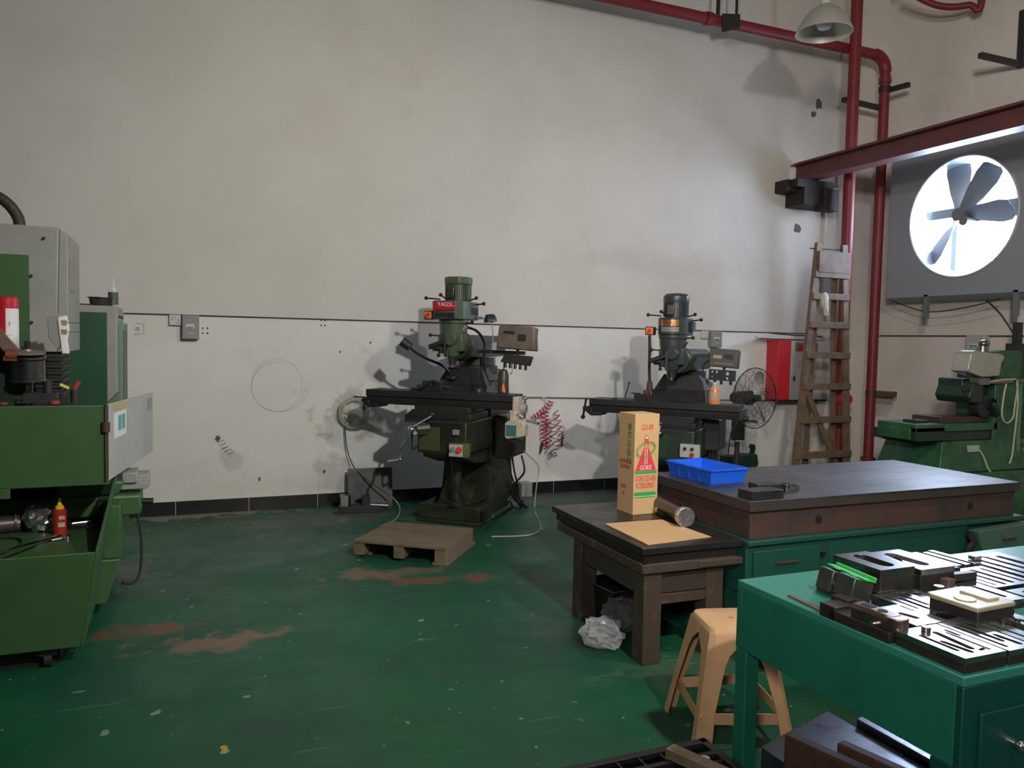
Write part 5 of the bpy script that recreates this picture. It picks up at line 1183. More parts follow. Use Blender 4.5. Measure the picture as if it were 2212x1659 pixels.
# ------------------------------------------------------------------ plastic stool
def make_stool():
    t = E('plastic_stool', 'tan plastic stool standing beside the front green bench', 'stool', (2.065,2.565,0), math.radians(-16))
    H = 0.455; top = 0.125; bot = 0.205
    def sq(h, z, c=0.035):
        pts = []
        for cx_, cy2, a0 in ((h-c,h-c,0),(-h+c,h-c,90),(-h+c,-h+c,180),(h-c,-h+c,270)):
            for k in range(4):
                a = math.radians(a0+30*k); pts.append((cx_+c*math.cos(a), cy2+c*math.sin(a), z))
        return pts
    g = G(); R = [sq(top+0.004,H-0.055), sq(top+0.002,H-0.02), sq(top-0.006,H-0.004), sq(top-0.015,H)]
    V = [[g.bm.verts.new(p) for p in r] for r in R]; n = len(V[0])
    for A, B in zip(V, V[1:]):
        for k in range(n): g.bm.faces.new((A[k],A[(k+1)%n],B[(k+1)%n],B[k]))
    hole = [g.bm.verts.new((0.014*math.cos(2*PI*k/n+PI/2*0), 0.014*math.sin(2*PI*k/n), H)) for k in range(n)]
    for k in range(n): g.bm.faces.new((V[-1][k],V[-1][(k+1)%n],hole[(k+1)%n],hole[k]))
    h2 = [g.bm.verts.new((v.co.x, v.co.y, H-0.012)) for v in hole]
    for k in range(n): g.bm.faces.new((hole[k],hole[(k+1)%n],h2[(k+1)%n],h2[k]))
    g.build('seat', M_tan, t, solid=0.004)
    corners = [(-1,-1),(1,-1),(1,1),(-1,1)]
    for sx, sy in corners:
        g = G(); V = []
        for z in (H-0.02, H-0.06, H-0.10, H-0.14, 0.15, 0.02, 0.0):
            f = (H-z)/H; c = top+(bot-top)*f
            L = {0:0.115}.get(0) if z > H-0.03 else (0.125 if z > H-0.07 else (0.085 if z > H-0.11 else (0.072 if z > H-0.15 else (0.056 if z > 0.05 else 0.06))))
            k = 0.020
            V.append([g.bm.verts.new((sx*x_, sy*y_, z)) for x_, y_ in ((c-L,c),(c-k,c),(c,c-k),(c,c-L),(c-0.006,c-L),(c-0.012,c-k-0.002),(c-k-0.002,c-0.012),(c-L,c-0.006))])
        for A, B in zip(V, V[1:]):
            for q in range(8): g.bm.faces.new((A[q],A[(q+1)%8],B[(q+1)%8],B[q]))
        g.bm.faces.new(V[0]); g.bm.faces.new(V[-1])
        g.build('leg', M_tan, t)
    for k in range(4):
        a, b = corners[k], corners[(k+1)%4]; z0 = 0.125; f = (H-z0)/H; c = top+(bot-top)*f-0.008
        g = G(); g.beam((a[0]*(c-.02 if a[0]==b[0] or 1 else 0),a[1]*c,z0),(b[0]*c,b[1]*c,z0-0.012),0.006,0.042); g.build('brace', M_tan, t)
    return t
make_stool()

# ------------------------------------------------------------------ front green bench
BX0, BX1, BY0, BY1, BZ = 1.78, 3.30, 1.325, 2.18, 0.75
t = E('green_workbench', 'dark teal green steel bench in the right foreground covered with mould plates', 'workbench', (BX0, BY0, 0))
g = G(); g.box(0,BX1-BX0,0,BY1-BY0,BZ-0.025,BZ); g.build('bench_top', mat('bench_top_enamel',(0.032,0.215,0.165),0.35,dirt=(0.05,0.17,0.13),dscale=4,damt=0.5,bump=0.08,bscale=25), t, bev=0.003)
g = G(); g.box(0,0.025,0.021,BY1-BY0-0.026,BZ-0.235,BZ-0.025); g.box(0,BX1-BX0,BY1-BY0-0.025,BY1-BY0,BZ-0.235,BZ-0.025); g.box(BX1-BX0-0.025,BX1-BX0,0,BY1-BY0,BZ-0.235,BZ-0.025); g.build('skirt', M_bench, t, bev=0.002)
g = G(); g.box(0.0,BX1-BX0-0.01,0.0,0.02,BZ-0.70,BZ-0.025); g.box(0.0,0.02,0.0205,0.085,0.05,BZ-0.236); g.build('front_cabinet', mat('bench_front_enamel',(0.005,0.06,0.05),0.38,dirt=(0.008,0.04,0.035),dscale=5), t, bev=0.003)
for x0, y0 in ((0.001,BY1-BY0-0.056),(BX1-BX0-0.06,BY1-BY0-0.056),(0.03,0.025),(BX1-BX0-0.06,0.03)):
    g = G(); g.box(x0,x0+0.055,y0,y0+0.055,0,BZ-0.236); g.build('leg', M_bench, t, bev=0.003)
g = G(); g.box(0.055,0.62,-0.012,0.0,BZ-0.30,BZ-0.095); d_ = g.build('drawer', MATS['bench_front_enamel'], t, bev=0.003)
g = G(); g.cyl((0.17,-0.03,BZ-0.185),(0.17,-0.012,BZ-0.185),0.010,seg=12); g.sph((0.17,-0.034,BZ-0.185),0.014,12); g.build('knob', M_chrome, d_)

# ---- mould plates: dark blocks whose ground top faces carry milled slots
bz = BZ
def plate(label, x0, y0, w_, d_, h_, holes, rz=0.0, extra=None, z=bz, topm=None, name='mould_plate', cat='mould plate', lift=0.014):
    t = E(name, label, cat, (x0, y0, z), rz)
    g = G(); g.box(0,w_,0,d_,0,h_-lift); g.build('block', M_moldside, t, bev=0.0015)
    g = G(); g.holed(rect(0,w_,0,d_), holes, h_-lift, h_); g.build('ground_face', topm or M_ground, t, bev=0.0008)
    if extra:
        for nm, gg, mm in extra: gg.build(nm, mm, t, bev=0.0008)
    return t
R90 = PI/2
# front left slotted plate (nearest corner)
ex = G(); ex.cyl((0.075,0.175,0.04),(0.075,0.175,0.052),0.012,seg=20)
plate('ground steel plate with long milled slots at the near left corner of the green bench', 1.800,1.340, 0.150,0.205,0.040,
    [slot(0.03,0.10,0.12,0.014,R90), slot(0.052,0.065,0.09,0.018,R90+.1), slot(0.083,0.10,0.13,0.02,R90-.1), slot(0.118,0.085,0.13,0.010,R90), slot(0.10,0.03,0.03,0.010,0.2), slot(0.132,0.14,0.05,0.012,R90)],
    extra=[('round_boss',ex,M_mid)])
plate('slotted ground plate next to the near corner plate, touching its right side', 1.962,1.340, 0.100,0.225,0.038,
    [slot(0.022,0.10,0.16,0.012,R90), slot(0.05,0.12,0.14,0.016,R90), slot(0.075,0.06,0.08,0.016,R90), slot(0.08,0.17,0.05,0.012,R90)])
plate('dull grey mould plate with shallow channels at the near right part of the bench', 2.075,1.345, 0.19,0.23,0.036,
    [slot(0.03,0.11,0.18,0.010,R90), slot(0.095,0.12,0.16,0.05,R90), slot(0.15,0.12,0.16,0.018,R90)], topm=mat('dull_plate',(0.30,0.34,0.34),0.30,0.9,dirt=(0.14,0.17,0.17),dscale=12,damt=0.8))
plate('wide ground plate with an oval pocket in the middle of the bench', 1.885,1.552, 0.125,0.155,0.040,
    [slot(0.05,0.07,0.06,0.022,R90+.25), slot(0.10,0.12,0.05,0.008,R90)])
ec = G()
for k in range(5): ec.box(0.012+k*0.022,0.024+k*0.022,-0.012,0.006,0.026,0.038)
plate('ground plate with three long slots behind the oval-pocket plate', 1.995,1.625, 0.125,0.185,0.038,
    [slot(0.025,0.10,0.13,0.010,R90), slot(0.055,0.08,0.12,0.016,R90), slot(0.085,0.11,0.12,0.014,R90), slot(0.108,0.15,0.03,0.02,R90)], extra=[('comb_teeth',ec,M_ground)])
plate('small pale plate under the shiny cylinder on the green bench', 2.125,1.695, 0.075,0.13,0.030, [slot(0.035,0.09,0.03,0.02,0)])
plate('small steel bar plate beside the tilted green clamp block', 2.05,1.835, 0.085,0.055,0.030, [slot(0.05,0.03,0.04,0.006,0)])
# far row
plate('thick mould block with big capsule pocket at the far side of the bench', 2.255,1.850, 0.155,0.225,0.080, [slot(0.065,0.115,0.165,0.05,R90+.05)], lift=0.02)
plate('dark mould block with oval cavity standing behind the tilted clamp', 2.075,1.850, 0.150,0.200,0.095, [slot(0.075,0.10,0.15,0.055,R90)], topm=M_mid, lift=0.03)
plate('dark narrow bar with groove across the far mould blocks', 2.415,1.955, 0.045,0.150,0.060, [slot(0.022,0.07,0.10,0.012,R90)], topm=M_oily)
for k in range(5):
    x_ = 2.475+k*0.047
    g = G(); g.box(0,0.026,0,0.19-0.012*(k%2),0,0.034)
    T(g.build('steel_bar', M_ground, bev=0.001, loc=(x_,1.965,bz), rot=(0,0,math.radians(-2+k))), 'polished flat bar, '+('leftmost','second from left','middle','second from right','rightmost')[k]+' of five in a row on the bench', 'bar', 'polished bars at the far edge of the bench')
plate('flat ground plate with four long grooves at the far right of the bench', 2.47,1.745, 0.20,0.20,0.030, [slot(0.03,0.10,0.16,0.010,R90), slot(0.07,0.09,0.15,0.018,R90), slot(0.115,0.10,0.16,0.022,R90), slot(0.165,0.10,0.16,0.016,R90)])
plate('flat ground plate with dark channels at the right edge of the photograph', 2.69,1.76, 0.22,0.30,0.032, [slot(0.04,0.15,0.24,0.022,R90), slot(0.10,0.15,0.24,0.022,R90), slot(0.16,0.15,0.22,0.03,R90)])
plate('ground plate with a short slot behind the old die', 2.315,1.640, 0.15,0.19,0.028, [slot(0.04,0.12,0.09,0.018,R90+.1), slot(0.10,0.09,0.12,0.02,R90)])
plate('grey channelled plate right of the old die', 2.48,1.53, 0.26,0.19,0.028, [slot(0.05,0.10,0.13,0.03,R90), slot(0.13,0.10,0.13,0.02,R90), slot(0.20,0.10,0.13,0.03,R90)], topm=MATS['dull_plate'])
plate('grey channelled plate at the near right end of the bench', 2.29,1.36, 0.26,0.16,0.030, [slot(0.05,0.08,0.12,0.03,R90), slot(0.13,0.08,0.12,0.02,R90)], topm=MATS['dull_plate'])
block('insert_block','small dark insert lying across the far capsule block edge','insert',2.405,1.90,bz+0.034,0.085,0.022,0.022,M_oily,-0.15)
block('insert_block','dark rounded insert lying on the pale plate behind the old die','insert',2.395,1.835,bz+0.030,0.10,0.028,0.025,M_oily,-0.05)
block('cube_block','small brown steel cube on the far plates','cube',2.348,1.820,bz+0.01,0.035,0.035,0.035,mat('brown_block',(0.16,0.10,0.09),0.45,0.5),0.1)
block('insert_block','small pale square insert at the far right end of the plates','insert',2.70,1.99,bz+0.034,0.04,0.03,0.014,M_ground,0.1)
# old die with yellowish top and lever base
t = E('old_die', 'old die with yellowish coated top and two studs lying on the bench', 'die', (2.085,1.520,bz), math.radians(2))
g = G(); g.prism([(0.0,0.03),(0.0,0.065),(0.155,0.065),(0.165,0.045),(0.15,0.02),(0.02,0.0)], 0.0, 0.155, 'xz'); g.build('die_body', M_moldside, t, bev=0.004)
g = G(); g.prism([(-0.01,-0.005),(0.155,-0.005),(0.165,0.01),(0.165,0.145),(0.15,0.16),(-0.005,0.16),(-0.015,0.14)], 0.065, 0.078, 'xy'); g.build('top_plate', M_old, t, bev=0.003)
g = G(); g.box(0.085,0.135,0.03,0.12,0.078,0.084); g.cyl((0.04,0.07,0.078),(0.04,0.07,0.081),0.03,seg=16); g.build('top_insert', mat('pale_insert',(0.55,0.50,0.30),0.4), t, bev=0.002)
g = G(); g.box(0.04,0.16,-0.055,-0.015,0.0,0.010); g.build('foot_plate', mat('cream_plate',(0.5,0.46,0.36),0.4), t, bev=0.001)
for x_ in (0.06, 0.12):
    g = G(); g.cyl((x_,-0.035,0.010),(x_,-0.035,0.032),0.014,seg=6); g.cyl((x_,-0.035,0.03),(x_,-0.035,0.045),0.008,seg=10); g.build('stud', M_mid, t)
# cylinder, blue funnel, bolt, strips
g = G(); g.lathe([(0,0),(0.0125,0.0),(0.0125,0.028),(0.0145,0.03),(0.0145,0.052),(0.004,0.052),(0.004,0.045),(0,0.045)],seg=24)
T(g.build('steel_sleeve', M_mid, loc=(2.150,1.700,bz+0.030)), 'shiny upright steel sleeve standing beside the cyan cup', 'sleeve')
g = G(); g.lathe([(0.0,0.0),(0.010,0.0),(0.021,0.045),(0.019,0.045),(0.009,0.003),(0,0.003)],seg=24)
T(g.build('plastic_cup', M_cyan, loc=(2.186,1.690,bz+0.001)), 'small bright blue tapered plastic cup next to the steel sleeve', 'cup')
g = G(); g.cyl((0,0,0),(0,0,0.010),0.007,seg=6); g.cyl((0,0,0.010),(0,0,0.022),0.005,seg=10)
T(g.build('hex_bolt', M_mid, loc=(2.168,1.672,bz+0.001)), 'small hex bolt standing between sleeve and blue cup', 'bolt')
for k in range(2):
    g = G(); g.box(0,0.010,0,0.20,0,0.007)
    T(g.build('steel_strip', mat('pinkish_strip',(0.22,0.14,0.13),0.4,0.4), bev=0.0008, loc=(1.795+k*0.014,1.775-0.01*k,bz), rot=(0,0,math.radians(-5+2*k))), ('outer' if k == 0 else 'inner')+' of two thin brown strips near the left edge of the bench', 'strip')
# half-round machined block on dark base (left edge)
t = E('profiled_block', 'dark block carrying a bronze-coloured rounded mould half at the left edge of the bench', 'mould block', (1.785,1.555,bz), math.radians(1))
g = G(); g.box(0,0.075,0,0.215,0,0.030); g.box(0.0,0.07,0.19,0.25,0,0.040); g.build('base_block', M_moldside, t, bev=0.002)
g = G(); pts = [(0.012,0.030),(0.012,0.058),(0.022,0.068),(0.062,0.068),(0.072,0.058),(0.072,0.030)]
g.prism(pts, 0.012, 0.145, 'xz'); g.cyl((0.042,0.012,0.030),(0.042,0.012,0.067),0.030,seg=28)
g.build('rounded_half', mat('bronze_steel',(0.34,0.24,0.20),0.28,0.95,dirt=(0.13,0.10,0.09),dscale=14), t, bev=0.003)
g = G(); g.cyl((0.042,0.060,0.0675),(0.042,0.060,0.069),0.014,seg=20); g.box(0.03,0.055,0.09,0.13,0.0675,0.069); g.build('pocket', M_dark, t)
g = G(); g.cyl((-0.001,0.06,0.036),(0.012,0.06,0.036),0.008,seg=12); g.cyl((0.05,-0.002,0.035),(0.05,0.01,0.035),0.006,seg=10); g.build('plug_screw', M_chrome, t)
block('step_block','dark stepped block behind the bronze rounded mould half','block',1.855,1.770,bz,0.085,0.060,0.034,M_moldside,0.1,[(0.0,0.04,0.0,0.06,0.034,0.046)])
# tilted green clamp blocks
t = E('tilted_clamp', 'tilted pair of steel blocks with bright green painted faces on the bench', 'clamp block', (1.965,1.845,bz), math.radians(-8))
M_ = Matrix.Translation((0,0,0.012)) @ Euler((0,math.radians(14),0)).to_matrix().to_4x4()
g = G(); g.box(-0.045,0.03,-0.03,0.055,0.0,0.070,M_); g.build('front_block', mat('olive_steel',(0.08,0.09,0.07),0.35,0.7,dirt=(0.04,0.05,0.04),dscale=14), t, bev=0.004)
g = G(); g.box(-0.05,0.02,0.065,0.135,-0.005,0.065,M_); g.build('rear_block', MATS['olive_steel'], t, bev=0.004)
g = G(); g.box(-0.012,0.030,-0.035,0.15,0.070,0.076,M_); g.box(0.020,0.030,-0.035,0.15,0.076,0.086,M_)
g.box(-0.022,-0.012,0.0,0.03,0.070,0.074,M_); g.box(-0.022,-0.012,0.08,0.11,0.070,0.074,M_); g.build('green_face', M_lightgreenpaint, t, bev=0.0015)
g = G(); g.cyl((-0.035,0.06,0.045),(0.02,0.06,0.060),0.006,seg=10); g.build('joint_pin', M_chrome, t)
block('support_block','dark olive block wedged under the tilted clamp','block',1.945,1.900,bz,0.10,0.10,0.03,MATS['olive_steel'],-0.1)

# ------------------------------------------------------------------ floor level, near right: plates, timber, black pallet
t = E('black_pallet', 'black plastic pallet with open ribs at the bottom edge of the photograph', 'plastic pallet', (0,0,0))
# two directions of the rim taken on the floor plan
z1 = 0.15
ca = Vector((1.742,2.285)); dx = Vector((-1.0,0.0)); dy = Vector((0.0,-1.0))
def pq(a, b): q = ca+dx*a+dy*b; return (q.x, q.y)
g = G(); g.prism([pq(0,0),pq(1.1,0),pq(1.1,0.03),pq(0,0.03)],z1-0.02,z1,'xy'); g.prism([pq(0,0),pq(0.03,0),pq(0.03,1.0),pq(0,1.0)],z1-0.02,z1,'xy')
g.prism([pq(0.03,0.085),pq(1.1,0.085),pq(1.1,0.105),pq(0.03,0.105)],z1-0.02,z1,'xy'); g.prism([pq(0.10,0.10),pq(0.13,0.10),pq(0.13,1.0),pq(0.10,1.0)],z1-0.02,z1,'xy')
g.build('top_rim', M_black, t, bev=0.002)
g = G()
for k in range(12): g.prism([pq(0.12+k*0.085,0.03),pq(0.128+k*0.085,0.03),pq(0.128+k*0.085,0.09),pq(0.12+k*0.085,0.09)],0.03,z1-0.004,'xy')
for k in range(10): g.prism([pq(0.03,0.14+k*0.09),pq(0.03,0.148+k*0.09),pq(0.10,0.148+k*0.09),pq(0.10,0.14+k*0.09)],0.03,z1-0.004,'xy')
for k in range(5): g.prism([pq(0.13,0.20+k*0.16),pq(1.1,0.20+k*0.16),pq(1.1,0.22+k*0.16),pq(0.13,0.22+k*0.16)],0.05,z1-0.01,'xy')
g.build('ribs', M_black, t)
g = G(); g.prism([pq(0.001,0.001),pq(1.1,0.001),pq(1.1,0.008),pq(0.001,0.008)],0.0,z1-0.02,'xy'); g.prism([pq(0.001,0.0),pq(0.008,0.0),pq(0.008,1.0),pq(0.001,1.0)],0.0,z1-0.02,'xy'); g.prism([pq(0,0),pq(1.1,0),pq(1.1,1.0),pq(0,1.0)],0.02,0.03,'xy'); g.build('side_wall', M_black, t)
g = G(); q = pq(0.085,0.12); g.cyl((q[0],q[1],z1-0.02),(q[0],q[1],z1+0.002),0.016,seg=18); g.build('round_plug', M_lgrey, t)
g = G(); g.beam((1.55,2.22,z1+0.018),(1.70,1.85,z1+0.018),0.05,0.035); T(g.build('timber_offcut', M_wood, bev=0.002), 'pale timber offcut lying on the black plastic pallet', 'timber')

M_shine = mat('blue_sheen_steel',(0.20,0.21,0.26),0.32,0.95,dirt=(0.05,0.05,0.06),dscale=9,rvar=0.08)  # blue reflection on the plates is put into this steel colour
g = G(); g.prism([(1.90,2.17),(2.33,2.30),(2.33,1.55),(1.90,1.55)],0.0,0.145,'xy'); T(g.build('steel_plate', M_shine, bev=0.003), 'thick bluish steel plate lying flat under the left half of the green bench', 'steel plate')
g = G(); g.prism([(2.345,2.17),(2.56,2.22),(2.56,1.50),(2.345,1.50)],0.0,0.17,'xy'); T(g.build('steel_plate', M_shine, bev=0.003), 'bright thick steel plate under the bench, right of the other bluish plate', 'steel plate')
g = G(); g.beam((1.877,2.016,0.208),(1.965,1.66,0.208),0.045,0.125); T(g.build('timber_beam', M_rust, bev=0.006), 'rough brown beam standing on edge on the bluish plate beneath the bench, the taller one', 'beam')
g = G(); g.beam((2.074,1.983,0.184),(2.15,1.66,0.184),0.045,0.077); T(g.build('timber_beam', M_rust, bev=0.006), 'lower rough brown beam right of the taller one beneath the bench', 'beam')
g = G(); g.beam((1.80,1.93,0.02),(1.85,1.65,0.02),0.07,0.04); T(g.build('timber_offcut', M_wood, bev=0.002), 'short pale timber offcut on the floor at the bottom edge beside the pallet', 'timber')
t = E('drawer_unit', 'dark blue-grey surface of a low unit below the bench drawer at the right edge', 'cabinet', (2.62,1.0,0))
g = G(); g.box(0,0.5,0,0.30,0,0.20); g.build('body', M_shine, t, bev=0.003)

# ------------------------------------------------------------------ left: wire-cutting machine
EX, EY = -0.40, 4.10
t = E('wire_cutting_machine', 'large green wire-cutting machine with flared base and grey column at the left edge', 'machine', (EX, EY, 0))
def ep(g, name, m, par=None, **k): return g.xf(Matrix.Translation((-EX,-EY,0))).build(name, m, par or t, **k)
XL = -2.4
# flared base body (open tray on top)
g = G()
def wall_(poly, y0, y1): g.prism(poly, y0, y1, 'xz')
g.frust(0.10,(XL,-0.411,4.10,4.70),0.484,(XL,-0.354,4.062,4.72))
A = [g.bm.verts.new(p) for p in ((XL,4.10,0.10),(-0.407,4.10,0.10),(-0.341,4.055,0.547),(XL,4.055,0.547))]; B = [g.bm.verts.new(v.co+Vector((0,0.012,0))) for v in A]
A2 = [g.bm.verts.new(v.co-Vector((0,0.004,0))) for v in A]
for v in A: g.bm.verts.remove(v)
A = A2
for i in range(4): g.bm.faces.new((A[i],A[(i+1)%4],B[(i+1)%4],B[i]))
g.bm.faces.new(A[::-1]); g.bm.faces.new(B); ep(g,'base',M_edm,bev=0.003)

g = G()
poly = [(4.10,0.10),(4.70,0.10),(4.86,0.62),(4.90,0.80),(4.86,0.80),(4.055,0.547),(4.07,0.44)]
fx_ = lambda z: -0.407+0.148*(z-0.1)
A = [g.bm.verts.new((fx_(z),y,z)) for y, z in poly]; B = [g.bm.verts.new((fx_(z)+0.012,y,z)) for y, z in poly]
for i in range(len(poly)): j = (i+1)%len(poly); g.bm.faces.new((A[i],A[j],B[j],B[i]))
g.bm.faces.new(A[::-1]); g.bm.faces.new(B); ep(g,'side_guard',M_edm,bev=0.002)
g = G(); g.box(XL,-0.36,4.09,5.2,0.485,0.498); ep(g,'tray_floor',M_edm)
g = G(); g.frust(0.09,(-1.6,-0.345,4.74,5.6),0.33,(-1.6,-0.275,4.74,5.6)); g.box(-0.36,-0.275,4.76,5.6,0.33,0.62); ep(g,'rear_base',M_edm,bev=0.006)
g = G(); g.box(XL,-0.5,4.2,5.5,0.0,0.10); ep(g,'plinth',M_dark)
g = G(); g.cyl((-0.56,4.17,0.035),(-0.53,4.17,0.035),0.035,seg=18); g.box(-0.58,-0.51,4.14,4.20,0.06,0.10); ep(g,'caster',M_iron)
# guard tank
g = G(); g.box(XL,-0.315,4.50,4.52,0.78,1.185); g.box(XL,-0.745,4.50,4.52,0.73,0.79); g.box(-0.335,-0.315,4.50,5.5,0.80,1.185); g.box(XL,-0.315,4.52,5.5,0.775,0.79); ep(g,'splash_guard',M_edm,bev=0.004)
g = G(); g.box(XL,-0.315,4.52,5.4,1.02,1.05); ep(g,'guard_inside',M_grind)
# grey hinged side panel
g = G(); M_ = Matrix.Translation((-0.318,4.51,0.80)) @ Euler((0,0,math.radians(-9.5))).to_matrix().to_4x4()
g.prism([(0,0.0),(1.08,0.0),(1.08,0.375),(0.02,0.39)],-0.006,0.006,'yz',M_); pn = ep(g,'side_panel',M_lgrey,bev=0.001,label='grey hinged side panel with stickers')
g = G(); g.box(0.007,0.009,0.10,0.36,0.345,0.383,M_); ep(g,'yellow_strip',mat('faded_yellow',(0.48,0.40,0.18),0.5),pn)
g = G(); g.box(0.007,0.009,0.10,0.36,0.20,0.335,M_); sk = ep(g,'sticker',M_paper,pn)
g = G()
for yy in (0.18, 0.26): g.box(0.009,0.011,yy,yy+0.06,0.235,0.315,M_)
ep(g,'sticker_print',mat('teal_print',(0.12,0.36,0.34),0.5),pn)
g = G(); g.box(0.007,0.010,0.92,1.03,0.28,0.35,M_); ep(g,'corner_label',M_grey,pn)
g = G(); g.cyl((-0.325,4.495,0.80),(-0.325,4.495,1.19),0.007,seg=10); g.cyl((-0.325,4.492,1.05),(-0.325,4.492,1.10),0.02,seg=12); ep(g,'hinge',M_rust)
# dark machine innards below guard
g = G(); g.box(XL,-0.42,5.15,5.6,0.50,0.775); ep(g,'table_carriage',M_dark)
g = G(); g.box(-1.4,-0.18,4.95,5.25,0.52,0.64); g.prism([(-0.62,0.64),(-0.30,0.64),(-0.26,0.72),(-0.58,0.74)],4.95,5.25); ep(g,'cross_slide',M_edm,bev=0.015)
g = G(); g.box(-0.29,-0.15,5.0,5.2,0.66,0.70); g.box(-0.28,-0.20,4.98,5.18,0.70,0.76); g.box(-0.26,-0.14,5.05,5.22,0.66,0.735); ep(g,'drive_cover',M_edmg,bev=0.006)
g = G(); g.cyl((-0.18,5.08,0.575),(-0.12,5.08,0.572),0.018,seg=12); ep(g,'shaft_end',M_black)
g = G(); g.tube(spline([(-0.21,5.1,0.52),(-0.185,5.08,0.35),(-0.19,5.05,0.18),(-0.22,5.0,0.12),(-0.28,4.95,0.14)],8),0.008,6); ep(g,'hanging_cable',M_rubber)
# column head: grey housing with green panel
g = G(); g.prism([(XL,1.44),(-0.60,1.44),(-0.585,2.12),(XL,2.12)],5.0,5.62); g.prism([(-0.60,1.44),(-0.545,1.44),(-0.545,2.09),(-0.585,2.115)],5.02,5.6); ep(g,'column_housing',M_edmg,bev=0.006)
g = G(); g.box(XL,-0.725,4.99,5.0,1.46,1.96); ep(g,'green_panel',M_edm,bev=0.002)
g = G(); g.box(-0.544,-0.541,5.10,5.28,1.78,1.95); ep(g,'vent_slot',M_grey)
g = G(); g.cyl((-0.655,4.985,2.055),(-0.655,5.0,2.055),0.008,seg=10); g.cyl((-0.715,4.98,1.85),(-0.715,4.99,1.85),0.008,seg=8); g.cyl((-0.715,4.98,1.60),(-0.715,4.99,1.60),0.008,seg=8); ep(g,'screws',M_iron)
g = G(); g.tube(spline([(-0.79,5.15,2.11),(-0.80,5.15,2.18),(-0.86,5.15,2.26),(-0.97,5.15,2.31),(-1.1,5.15,2.30)],8),0.030,14); ep(g,'corrugated_hose',mat('brown_hose',(0.035,0.025,0.02),0.6,bump=0.6,bscale=50))
# arm, drum and bellows
g = G(); g.box(XL,-0.72,4.85,5.0,1.05,1.44); ep(g,'lower_column',M_grind,bev=0.006)
for k in range(13):
    pass
g = G()
for k in range(13):
    z = 1.42-0.0185*k; e_ = 0.012 if k % 2 else 0.0
    g.box(-0.72,-0.575+e_,4.98-e_,5.3,z-0.009,z+0.007)
g.box(-0.71,-0.59,5.0,5.3,1.17,1.43); ep(g,'bellows',M_rubber)
g = G(); g.box(-0.76,-0.575,4.93,5.3,1.10,1.185); ep(g,'bellows_base',M_dark,bev=0.005)
g = G(); g.lathe([(0,0),(0.075,0.0),(0.085,0.012),(0.078,0.02),(0.078,0.12),(0.085,0.128),(0.085,0.14),(0.0,0.16)], (-0.705,4.80,1.285), (0,-0.12,1), seg=32); ep(g,'wire_drum',M_mid)
g = G(); g.lathe([(0,0),(0.082,0.0),(0.082,0.006),(0.02,0.012),(0.012,0.03),(0,0.03)], (-0.705,4.782,1.437), (0,-0.12,1), seg=32); g.build if False else None
ep(g,'drum_flange',mat('brass_flange',(0.38,0.33,0.26),0.45,0.6))
g = G(); g.cyl((-0.705,4.78,1.46),(-0.705,4.775,1.50),0.016,seg=12); ep(g,'drum_knob',M_iron)
g = G(); g.beam((-0.95,4.74,1.70),(-0.76,4.74,1.44),0.04,0.055); ep(g,'swing_arm',mat('brown_arm',(0.16,0.11,0.09),0.5))
g = G(); g.cyl((-0.79,4.72,1.43),(-0.74,4.72,1.43),0.03,seg=14); g.box(-0.80,-0.74,4.70,4.78,1.40,1.425); ep(g,'arm_clamp',mat('copper_clamp',(0.30,0.10,0.06),0.4,0.5))
g = G(); g.cyl((-0.73,4.60,1.195),(-0.65,4.60,1.195),0.006,seg=8); g.cyl((-0.665,4.63,1.19),(-0.665,4.63,1.30),0.006,seg=8); g.box(-0.70,-0.56,4.60,4.75,1.19,1.24); g.cyl((-0.60,4.65,1.19),(-0.60,4.65,1.30),0.02,seg=12); g.cyl((-0.475,4.60,1.19),(-0.475,4.60,1.26),0.018,seg=12); ep(g,'wire_guides',M_iron)
g = G(); g.cyl((-0.475,4.60,1.26),(-0.455,4.60,1.30),0.013,seg=12); g.cyl((-0.56,4.57,1.19),(-0.56,4.57,1.205),0.022,seg=14); g.cyl((-0.78,4.57,1.19),(-0.78,4.57,1.20),0.02,seg=12); ep(g,'red_knobs',mat('dull_red_knob',(0.35,0.05,0.035),0.4))
g = G(); g.beam((-0.54,4.62,1.285),(-0.50,4.62,1.265),0.02,0.012); ep(g,'yellow_tag',mat('yellow_tag',(0.75,0.68,0.12),0.5))
# papers/handset on the side of the column
t2 = E('cable_handset', 'white paper-wrapped handset with wire leads hanging from the grey machine column', 'handset', (-0.545,4.62,1.44))
g = G(); g.prism([(0.0,0.02),(-0.045,0.08),(-0.05,0.18),(0.0,0.20),(0.02,0.10)],0.0,0.06); g.build('grey_back', M_grey, t2, bev=0.003)
g = G(); g.prism([(0.015,0.0),(0.045,0.0),(0.036,0.07),(0.046,0.13),(0.035,0.195),(0.012,0.19),(-0.004,0.18),(0.004,0.10)],-0.008,0.05); g.build('white_body', M_paper, t2, bev=0.004)
g = G()
for z in (0.158, 0.112): g.box(0.014,0.038,-0.012,-0.008,z-0.003,z+0.012); g.box(0.016,0.038,-0.012,-0.008,z-0.012,z-0.006)
g.build('terminals', mat('brown_terminal',(0.32,0.20,0.10),0.4), t2)
g = G()
for z in (0.158, 0.112): g.cyl((0.036,-0.010,z),(0.108,-0.010,z),0.0013,seg=6)
g.build('lead_pins', M_chrome, t2)
